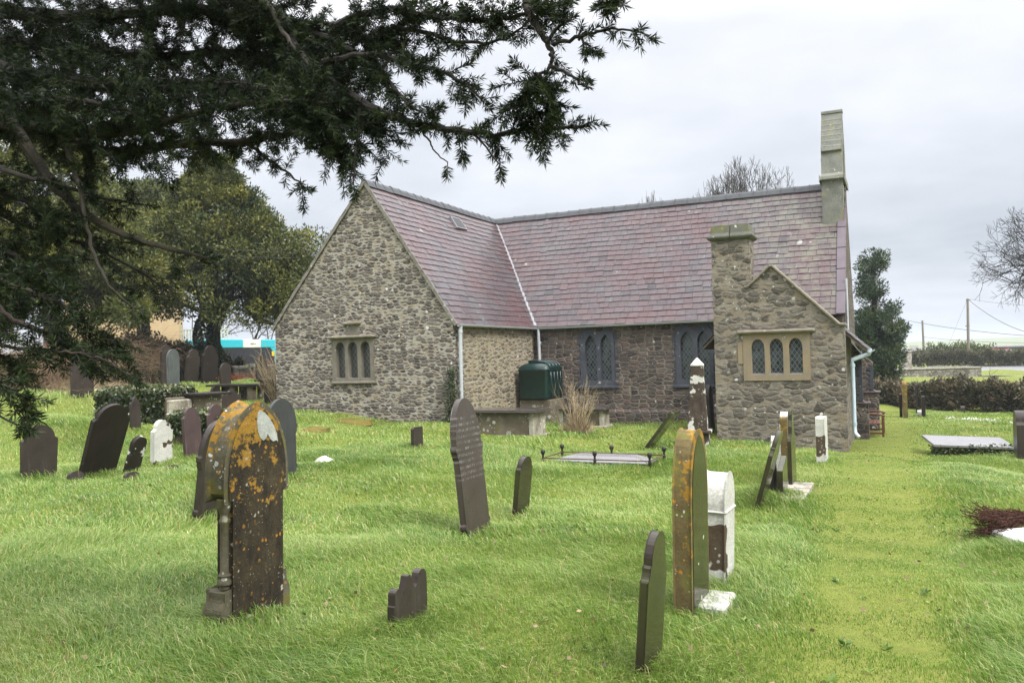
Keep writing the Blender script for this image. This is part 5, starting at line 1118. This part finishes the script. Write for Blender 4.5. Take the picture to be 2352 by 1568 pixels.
# ivy on the tombs
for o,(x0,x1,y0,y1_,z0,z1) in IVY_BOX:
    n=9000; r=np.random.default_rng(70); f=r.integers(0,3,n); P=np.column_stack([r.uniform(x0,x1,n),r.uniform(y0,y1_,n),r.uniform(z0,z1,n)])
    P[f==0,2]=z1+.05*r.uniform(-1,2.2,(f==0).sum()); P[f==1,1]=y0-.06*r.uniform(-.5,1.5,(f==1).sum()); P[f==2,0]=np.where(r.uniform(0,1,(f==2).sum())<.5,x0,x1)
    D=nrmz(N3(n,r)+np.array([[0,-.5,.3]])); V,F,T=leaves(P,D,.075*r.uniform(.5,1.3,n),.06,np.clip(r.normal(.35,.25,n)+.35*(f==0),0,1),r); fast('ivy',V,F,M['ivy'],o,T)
g_=LEDG; n=2600; r=np.random.default_rng(72); P=np.column_stack([r.uniform(-.85,.9,n),r.uniform(-.46,-.1,n),r.uniform(0,.26,n)]); Rz=np.array(Matrix.Rotation(-R(12),3,'Z')); P=P@Rz.T; D=nrmz(N3(n,r)+np.array([[0,-.6,.2]])); V,F,T=leaves(P,D,.06,.05,np.clip(r.normal(.45,.25,n),0,1),r)
iv=fast('ivy_clump',V,F,M['ivy'],None,T); iv.location=g_; tag(iv,'low ivy packed under the raised grey ledger slab','ivy')
# climbing ivy at the transept corner foot
o=empty('wall_ivy',ORG+UX*-.05+VX*-.1+Vector((0,0,-1.85)),-A); tag(o,'thin ivy straggling up the transept corner beside the downpipe','ivy')
n=1500; r=np.random.default_rng(73); zz=r.uniform(0,1,n)**1.8*1.6; P=np.column_stack([r.normal(0,.10,n)*(1.2-zz*.4),r.normal(-.03,.05,n),zz-.05]); V,F,T=leaves(P,rdir(n,r),.06,.045,np.clip(r.normal(.4,.25,n),0,1),r); fast('leaves',V,F,M['ivy'],o,T)
# dry bush by the nave tombs
def stems_bush(name,base,n,h,spread,label,mt,seed,lean=(0,0),rad=.006,cat='bush',gr=0):
    r=np.random.default_rng(seed); root=empty(name,base); tag(root,label,cat); a=r.uniform(0,6.28,n); sp=r.uniform(0,1,n)**.8*spread; dr=np.column_stack([np.cos(a)*sp+lean[0],np.sin(a)*sp+lean[1],0*a]); q=np.column_stack([r.normal(0,.07,n),r.normal(0,.07,n),0*a-.1]); L=h*r.uniform(.35,1.05,n); out=[]
    for s in range(6):
        d=nrmz(np.array([[0,0,1.]])*(1-.04*s)+dr*(1.1-.06*s)+N3(n,r)*.10); e=q+d*(L/6)[:,None]; out.append(sticks(q,e,rad*(1-.14*s),rad*(.86-.14*s),np.clip(r.normal(.6,.25,n),0,1)))
        if s>2: m=n//2; k=r.integers(0,n,m); d2=nrmz(d[k]+N3(m,r)*.5); out.append(sticks(q[k],q[k]+d2*(L[k]/5)[:,None],rad*.45,rad*.3,np.full(m,.7)))
        q=e
    V,F,T=cat_(out); fast('stems',V,F,M[mt],root,T)
    if gr:
        P=np.column_stack([r.normal(0,.14,gr),r.normal(0,.14,gr),0*np.zeros(gr)-.02]); D=nrmz(np.column_stack([r.normal(0,.5,gr),r.normal(0,.5,gr),np.ones(gr)*.9])); V,F,T=leaves(P,D,r.uniform(.2,.5,gr),.012,np.clip(r.normal(.5,.25,gr),0,1),r); fast('leaves',V,F,M['drytwig'],root,T)
    return root
stems_bush('dry_bush',ground(1326,995),85,1.7,.62,'leafless twiggy bush with straw-coloured stems growing between the two chest tombs','drytwig',81,rad=.008,gr=900)
stems_bush('twig_bush',ground(640,930),60,2.2,.35,'thin leaning bare stems at the left corner of the gable','drytwig',82,lean=(-.28,0),rad=.010)
g_=ground(628,926); o=MB().prism([(-.26,-.2),(.20,-.2),(.30,.3),(.10,.62),(-.02,.75),(-.16,.5)],-.08,.08).build('tree_stump',M['bark'],bevel=.03,jitter=.01); o.location=g_; o.rotation_euler=(0,R(-8),0); tag(o,'dark jagged tree stump propped by the left corner of the gable','stump')
# dead plant on the marble slab
r=np.random.default_rng(91); root=empty('dead_plant',WREATH); tag(root,'dried brown fern-like plant lying over the pale marble slab','plant'); parts=[]
n=200; q=np.column_stack([r.normal(.34,.06,n),r.normal(.46,.06,n),r.uniform(.13,.22,n)]); aim=np.column_stack([r.uniform(-.40,-.12,n),r.uniform(-.02,.45,n),r.uniform(-.02,.42,n)]); 
for s in range(6):
    f=(s+1)/6; e=q+(aim-q)*(1/(6-s))+N3(n,r)*.008+np.column_stack([0*f*np.ones(n),0*np.ones(n),np.full(n,-.012*s)]); parts.append(sticks(q,e,.0035,.003,np.zeros(n)))
    for u in range(7): m=n; d=nrmz((e-q)+N3(m,r)*.05); parts.append(leaves(q+(e-q)*r.uniform(0,1,m)[:,None],nrmz(d+N3(m,r)*.7),r.uniform(.015,.04,m),.008,np.zeros(m),r))
    q=e
V,F,T=cat_([p for p in parts]); fast('stems',V,F,M['dead'],root,T)
# snowdrops
r=np.random.default_rng(93); P=[]
for (px,py,sx,k) in ((2180,965,8,26),(2222,967,18,60),(2262,970,18,60),(2335,976,8,12)):
    g_=ground(px,py); P.append(np.column_stack([g_.x+r.normal(0,sx/F_*g_.y*.8,k),g_.y+r.normal(0,.22,k)]))
P=np.concatenate(P); n=len(P); P3_=np.column_stack([P,gz(P[:,0],P[:,1])+.10]); V,F,T=leaves(P3_,nrmz(N3(n,r)+np.array([[0,0,-.6]])),.05,.045,np.zeros(n),r); o=fast('snowdrops',V,F,M['white_paint'],None,T); tag(o,kind='stuff')

# broad-leaved weeds and dead leaves in the turf
r=np.random.default_rng(95); P=[];D=[];Lw=[]
for i in range(260):
    y=3.4+14*r.uniform()**1.2; x=r.uniform(-.75,.75)*y; 
    if church_mask(np.array([x]),np.array([y]))[0]: continue
    k=r.integers(5,10); a=np.arange(k)*6.28/k+r.uniform(0,6); s_=r.uniform(.02,.05); z=gz1(x,y)+.012; P.append(np.tile([x,y,z],(k,1))); D.append(np.column_stack([np.cos(a),np.sin(a),r.uniform(.25,.9,k)])); Lw.append(np.full(k,s_))
P=np.concatenate(P);D=nrmz(np.concatenate(D));Lw=np.concatenate(Lw); V,F,T=leaves(P,D,Lw*1.4,Lw*.5,np.clip(r.normal(.35,.25,len(P)),0,.8),r); o=fast('weeds',V,F,M['grass'],None,T); tag(o,kind='stuff')
n=700; y=3.4+16*r.uniform(0,1,n); x=r.uniform(-.75,.75,n)*y; P=np.column_stack([x,y,gz(x,y)+.02+.03*r.uniform(0,1,n)]); V,F,T=leaves(P,nrmz(np.column_stack([r.normal(size=(n,2)),r.normal(0,.3,n)])),.045,.03,np.clip(r.uniform(.0,.6,n),0,1),r); o=fast('dead_leaves',V,F,M['drytwig'],None,T); tag(o,kind='stuff')

n=420; y=3.8+15*r.uniform(0,1,n); x=r.uniform(-.75,.75,n)*y; k=(pathd(x,y)>1.15)&~church_mask(x,y); x,y=x[k],y[k]; n=len(x); A_=np.column_stack([x,y,gz(x,y)]); h=r.uniform(.12,.26,n)[:,None]; B_=A_+np.column_stack([r.normal(0,.25,n),r.normal(0,.25,n),np.ones(n)])*h
C_=B_+np.column_stack([r.normal(0,.6,n),r.normal(0,.6,n),.5*np.ones(n)])*h*.45; V,F,T=cat_([sticks(A_,B_,.0011,.0010,np.full(n,.9)),sticks(B_,C_,.0010,.0008,np.full(n,.95))]); o=fast('grass_stems',V,F,M['grass'],None,T); tag(o,kind='stuff')
# ------------------------------------------------------------------ beyond the churchyard
# house
h0=gp_(414,880,50); hs=empty('house',h0,R(20)); tag(hs,'tan rendered house with dark red window frames behind the ivy hedge','house')
zt=P3(414,640,50).z-h0.z
zc_=lambda px,py:(P3(px,py,50)-h0)
wa,wb=zc_(300,752),zc_(348,698)
MB().prism([(-6.2,-1),(0,-1),(0,zt),(-6.2,zt)],0,.3,holes=[[(wa.x,wa.z),(wb.x,wa.z),(wb.x,wb.z),(wa.x,wb.z)]]).build('wall',M['render'],hs)
MB().box(-6.2,0,.301,7,-1,zt).build('rear_wall',M['render'],hs)
MB().add([(-6.5,-.3,zt-.05),(.3,-.3,zt-.05),(.3,3.6,zt+2.6),(-6.5,3.6,zt+2.6),(.3,7.3,zt-.05),(-6.5,7.3,zt-.05)],[(0,1,2,3),(3,2,4,5),(1,4,2),(0,3,5)]).build('roof',M['ridge'],hs)
wd=wb.x-wa.x; fr=MB().prism([(wa.x,wa.z),(wb.x,wa.z),(wb.x,wb.z),(wa.x,wb.z)],.03,.12,holes=[[(wa.x+.08,wa.z+.08),(wa.x+wd*.47,wa.z+.08),(wa.x+wd*.47,wb.z-.08),(wa.x+.08,wb.z-.08)],[(wa.x+wd*.53,wa.z+.08),(wb.x-.08,wa.z+.08),(wb.x-.08,wb.z-.08),(wa.x+wd*.53,wb.z-.08)]]).build('window',M['frame_red'],hs)
MB().box(wa.x+.02,wb.x-.02,.125,.14,wa.z+.02,wb.z-.02).build('pane',M['curtain'],fr); MB().box(wa.x-.08,wb.x+.08,-.06,.1,wa.z-.07,wa.z-.002).build('sill',M['frame_red'],fr)
# picket fence
f0=gp_(416,880,46); fe=empty('picket_fence',f0,R(4)); tag(fe,'cream picket fence beside the tan house','fence')
zt=P3(416,757,46).z-f0.z; zb=zt-1.0
for i in range(16):
    x=.06+i*.17; p_=MB().box(x-.035,x+.035,-.02,.02,-.2 if i%7==0 else zb,zt-.03*0-.02+(.12 if i%7==0 else 0)).build('post' if i%7==0 else 'picket',M['cream_paint'],fe)
for z_ in (zt,zb+.05): MB().box(0,2.75,-.045,-.021,z_-.05,z_).build('rail',M['cream_paint'],fe)
# bus
pb0,pb1=P3(490,775,44.9),P3(633,783,49); bx=Vector((pb1.x-pb0.x,pb1.y-pb0.y,0)); bl=bx.length; an=math.atan2(bx.y,bx.x)
zr=(pb0.z+pb1.z)/2; b0=Vector((pb0.x,pb0.y,zr-3.0)); bus=empty('bus',b0,an); tag(bus,'turquoise and white single-decker bus standing beyond the boundary wall','bus')
MB().box(0,bl,.0,2.4,.35,1.45).build('body',M['white_paint'],bus,bevel=.05)
MB().box(.05,bl-.03,.02,2.38,1.451,2.52).build('window_band',M['bus_dark'],bus,bevel=.02)
for nm,x0,x1,mt in (('roof_panel',0,bl*.46,'bus_blue'),('roof_panel',bl*.46+.003,bl*.75,'white_paint'),('roof_panel',bl*.75+.003,bl,'bus_blue')):
    MB().box(x0,x1,0,2.4,2.521,3.0).build(nm,M[mt],bus,bevel=.03)
MB().prism([(bl-.45,2.52),(bl+.01,2.52),(bl+.01,1.0),(bl-.08,1.0),(bl-.10,2.15)],-.012,2.41).build('corner_panel',M['bus_blue'],bus)
MB().box(bl-.35,bl-.15,-.03,0,2.02,2.3).build('sign_plate',M['yellow'],bus)
nb=MB()
for i in range(9): 
    if i!=6: nb.box(bl*.575+i*.045,bl*.575+i*.045+.028,-.006,0,2.70,2.78)
nb.build('fleet_lettering',M['cable'],bus)
for x in (.9,bl-1.0): MB().lathe([(.46,-.12),(.46,.12)],(0,0,0),20).build('wheel',M['cable'],bus).matrix_local=Matrix.Translation((x,.1,.46))@Matrix.Rotation(math.pi/2,4,'X')
# boundary wall by the yew
w0,w1=gp_(548,880,35.5),gp_(640,880,36.5); d=w1-w0; o=empty('boundary_wall',w0,math.atan2(d.y,d.x)); tag(o,'low rubble boundary wall between the ivy bush and the church gable','wall')
zt=P3(590,838,36).z-w0.z; MB().box(-.2,d.length+1.5,0,.45,-.6,zt-.1).build('wall',M['drywall'],o,bevel=.04)
r=random.Random(4); cb=MB()
x=-.2
while x<d.length+1.5: w_=r.uniform(.18,.4); cb.box(x,x+w_-.02,.0,.42,zt-.099,zt+r.uniform(-.02,.1)); x+=w_
cb.build('coping',M['rock'],o,bevel=.03,jitter=.012)
# right side: road, kerb, low wall, poles, sign, car
def strip(name,x0,x1,y0,y1,mt,dz,nx_=40,ny_=8):
    X,Y=np.meshgrid(np.linspace(x0,x1,nx_),np.linspace(0,1,ny_)); Yw=(y0+(y1-y0)*Y); Z=gz(X.ravel(),Yw.ravel())+dz; ii=(np.arange(ny_-1)[:,None]*nx_+np.arange(nx_-1)[None,:]).ravel()
    o=fast(name,np.column_stack([X.ravel(),Yw.ravel(),Z]),np.column_stack([ii,ii+1,ii+nx_+1,ii+nx_]),M[mt],smooth=True); return tag(o,kind='structure')
strip('road',24,95,65.5,85,'asphalt',.05)
kb=MB(); 
for i in range(70):
    x=24+i; kb.box(x,x+.98,85.02,85.18,gz1(x+.5,85)+.0-.1,gz1(x+.5,85)+.17)
o=kb.build('kerb',M['tomb_stone']); tag(o,kind='structure')
w0=gp_(1985,880,64); o=empty('garden_wall',w0,R(-2)); tag(o,'low stone garden wall at the near side of the road','wall')
MB().box(0,9,0,.3,-.6,.48).build('wall',M['drywall'],o); MB().box(-.05,9.05,-.06,.36,.481,.56).build('coping',M['tomb_stone'],o)
g_=gp_(2083,880,84); o=empty('gate_pillar',g_); tag(o,'pale gate pillar at the end of the clipped far hedge','pillar'); MB().box(-.45,.45,-.3,.3,-.3,1.75).build('shaft',M['tomb_stone'],o,bevel=.02); MB().box(-.55,.55,-.4,.4,1.751,1.87).build('cap',M['tomb_stone'],o,bevel=.02)
def pole(px0,py0,px1,py1,Y,label,arm=True):
    b=P3(px0,py0,Y); b.z=gz1(b.x,b.y); t=P3(px1,py1,Y)-b; o=empty('utility_pole',b); tag(o,label,'pole','wooden utility poles by the road')
    MB().tube([(0,0,-.5),tuple(t)],[.17,.12],10).build('shaft',M['pole'],o,smooth=True)
    if arm: MB().box(t.x-.35,t.x+.1,-.05,.05,t.z*.58,t.z*.58+.1).build('bracket',M['pole'],o); MB().box(t.x-.18,t.x+.25,-.04,.04,t.z-.22,t.z-.12).build('crossbar',M['iron'],o)
    return b+t
pa=pole(2225,850,2222.5,686,92,'taller wooden utility pole rising behind the clipped far hedge'); pb=pole(2124,850,2118.5,736,110,'shorter distant wooden utility pole near the road sign',False)
def wire(name,p,q,sag,label,r_=.022,cat='cable'):
    p,q=Vector(p),Vector(q); pts=[p.lerp(q,i/16)-Vector((0,0,sag*4*(i/16)*(1-i/16))) for i in range(17)]; o=MB().tube(pts,r_,5).build(name,M['cable'],smooth=True); tag(o,label,cat); return o
wire('overhead_wire',P3(2085,736,110),P3(2500,778,70),.4,'long overhead wire crossing both poles on its way to the right edge',.028)
wire('overhead_wire',pa,P3(2420,776,70),.8,'overhead wire dropping from the top of the taller pole to the right edge',.028)
wire('overhead_wire',pa,P3(2480,703,80),.3,'faint wire leaving the top of the taller pole level to the right',.014)
wire('overhead_wire',pb-Vector((0,0,2.2)),P3(2420,786,95),.3,'lower overhead wire from the shorter pole behind the taller one',.022)
wire('stay_wire',pa,P3(2170,812,90),0,'slanting stay wire left of the taller pole',.010)
wire('service_cable',P3(380,548,38),ORG+Vector((0,0,0))+UX*-5.25+VX*-.02+Vector((0,0,onV(707,579,0)[1])),.12,'upper service cable running from the yews to the gable',.007)
wire('service_cable',P3(380,570,38),ORG+UX*-5.4+VX*-.02+Vector((0,0,onV(700,590,0)[1])),.10,'lower service cable running from the yews to the gable',.008)
g_=gp_(2101,850,96); o=empty('road_sign',g_); tag(o,'small rectangular road sign on two posts beyond the far hedge','sign')
zs=P3(2100,793,96).z-g_.z; MB().box(-.5,.5,-.02,.02,zs-.45,zs).build('panel',M['curtain'],o); MB().tube([(0,.03,-.3),(0,.03,zs-.1)],.04,6).build('post',M['pipe'],o)
g_=gp_(2211,850,105); o=empty('sign_post',g_); tag(o,'slim post sticking up behind the yellow-green bush','post'); zs=P3(2210,783,105).z-g_.z; MB().tube([(0,0,-.3),(0,0,zs)],.05,6).build('shaft',M['pole'],o); MB().box(-.09,.09,-.06,.06,zs-.9,zs-.1).build('marker',M['pole'],o)
# parked car and low building behind the far hedge
g_=gp_(2300,850,98); zr=P3(2290,800,98).z; g_.z=zr-1.5; car=empty('parked_car',g_,R(8)); tag(car,'red car whose roof shows above the clipped far hedge','car')
MB().prism([(-2.1,.25),(2.1,.25),(2.15,.75),(1.5,.92),(-1.9,.95),(-2.15,.8)],-.85,.85).build('body',M['car_red'],car,bevel=.06)
MB().prism([(-1.6,.951),(1.35,.93),(.75,1.40),(-1.2,1.42)],-.74,.74).build('cabin_glass',M['car_glass'],car,bevel=.03); MB().prism([(-1.2,1.421),(.75,1.401),(.6,1.5),(-1.0,1.5)],-.74,.74).build('roof',M['car_red'],car,bevel=.03)
for x in (-1.35,1.35):
    for y in (-.8,.8): MB().lathe([(.33,-.1),(.33,.1)],(0,0,0),16).build('wheel',M['cable'],car).matrix_local=Matrix.Translation((x,y,.33))@Matrix.Rotation(math.pi/2,4,'X')
g_=gp_(2318,850,104); zr=P3(2330,796,104).z-g_.z; o=empty('garage',g_); tag(o,'low flat-roofed building at the right edge behind the far hedge','building')
MB().box(0,9,0,5,-.5,zr-.25).build('wall',M['tomb_stone'],o); MB().box(-.3,9.3,-.3,5.3,zr-.249,zr).build('roof',M['cable'],o)
# hills
def hills(name,Y,amp,base,seed,x0,x1):
    r=np.random.default_rng(seed); X=np.linspace(x0,x1,120); H=base+amp*(.5+.5*np.sin(X*.0031+seed))*(.7+.3*np.sin(X*.009+2*seed)); V=[];F=[]
    for j,(yy,hh) in enumerate(((Y-250,0),(Y-120,.55),(Y,1),(Y+200,.9),(Y+500,0))): V+= [(x,yy,-6+(h+6)*hh) for x,h in zip(X,H)]
    n=len(X); ii=(np.arange(4)[:,None]*n+np.arange(n-1)[None,:]).ravel(); o=fast(name,np.array(V),np.column_stack([ii,ii+1,ii+n+1,ii+n]),M['turf'],smooth=True); tag(o,kind='structure')
hills('hills',1500,14,2,3,-1500,2600)

hz=MB().box(-4200,4200,-4200,4200,-9,34).build('haze'); k=NT('haze_air'); k.t.links.new(k.n('VolumePrincipled',{'Color':(.80,.87,.95,1),'Density':.0005,'Anisotropy':0.0}),k.out.inputs['Volume']); hz.data.materials.append(k.m); tag(hz,kind='stuff')
# ------------------------------------------------------------------ terrain sheet
def axis(a,b,step,far):
    c=list(np.arange(a,b+1e-6,step)); s=step; x=b; 
    while x<far: s*=1.35; x+=s; c.append(x)
    s=step; x=a
    while x>-far: s*=1.35; x-=s; c.insert(0,x)
    return np.array(c)
gx=axis(-22,26,.3,3500); gy=axis(-1,44,.3,3500)
GX,GY=np.meshgrid(gx,gy); GZ=gz(GX.ravel(),GY.ravel())
nx=len(gx); ii=np.arange(len(gy)-1)[:,None]*nx+np.arange(nx-1)[None,:]; ii=ii.ravel()
g=fast('ground',np.column_stack([GX.ravel(),GY.ravel(),GZ]),np.column_stack([ii,ii+1,ii+nx+1,ii+nx]),M['turf'],smooth=True); g['kind']='structure'
# ------------------------------------------------------------------ sky and light
W=bpy.data.worlds.new('World'); SC.world=W; W.use_nodes=True; nt=W.node_tree; nt.nodes.clear()
k=NT.__new__(NT); k.t=nt; k.out=nt.nodes.new('ShaderNodeOutputWorld')
SUN_EL,SUN_AZ=R(48),R(140)
sky=nt.nodes.new('ShaderNodeTexSky'); sky.sky_type='NISHITA'; sky.sun_disc=False; sky.sun_elevation=SUN_EL; sky.sun_rotation=SUN_AZ; sky.dust_density=4
v=k.n('TexCoord',out='Generated'); z=k.n('SeparateXYZ',{0:v},out=2)
zz=k.math('ADD',k.math('MAXIMUM',z,0.0),.16); cv=k.n('VectorMath',{0:v,1:k.n('CombineXYZ',{'X':zz,'Y':zz,'Z':1.0})},operation='DIVIDE')
n1=k.noise(cv,.55,5,.5); n2=k.noise(k.mp(cv,(1,1,1),(4,2,0)),1.7,5,.55)
cl=k.math('MULTIPLY_ADD',k.math('SUBTRACT',n1,.5),.85,k.math('MULTIPLY',k.math('SUBTRACT',n2,.5),.34))
lum=k.math('ADD',k.mr(z,0,.40,.66,.86),cl); lum=k.math('MULTIPLY',lum,.63); lum=k.math('ADD',lum,k.mr(z,.36,.85,0,1.65))
col=k.mix(k.mr(lum,.38,.66),(.86,.93,1.04),(.985,.985,1.02)); colv=k.n('VectorMath',{0:col,3:lum},operation='SCALE')
bg1=k.n('Background',{'Color':colv,'Strength':1.0}); bg2=k.n('Background',{'Color':sky.outputs[0],'Strength':.05})
nt.links.new(k.n('MixShader',{0:.12,1:bg1,2:bg2}),k.out.inputs[0])
sl=bpy.data.lights.new('sun','SUN'); sl.energy=1.9; sl.angle=R(18); sl.color=(1,.97,.92); so=bpy.data.objects.new('sun',sl); COL.objects.link(so)
sd_=Vector((math.sin(SUN_AZ)*math.cos(SUN_EL), math.cos(SUN_AZ)*math.cos(SUN_EL), math.sin(SUN_EL)))
so.rotation_euler=sd_.to_track_quat('Z','Y').to_euler(); so.location=(0,0,30)
SC.view_settings.view_transform='Standard'; SC.view_settings.look='None'; SC.view_settings.exposure=0.98; SC.view_settings.gamma=1
SC.render.engine='CYCLES'; SC.cycles.use_denoising=True; SC.cycles.max_bounces=5; SC.cycles.diffuse_bounces=3; SC.cycles.transparent_max_bounces=4; SC.cycles.caustics_reflective=False; SC.cycles.caustics_refractive=False
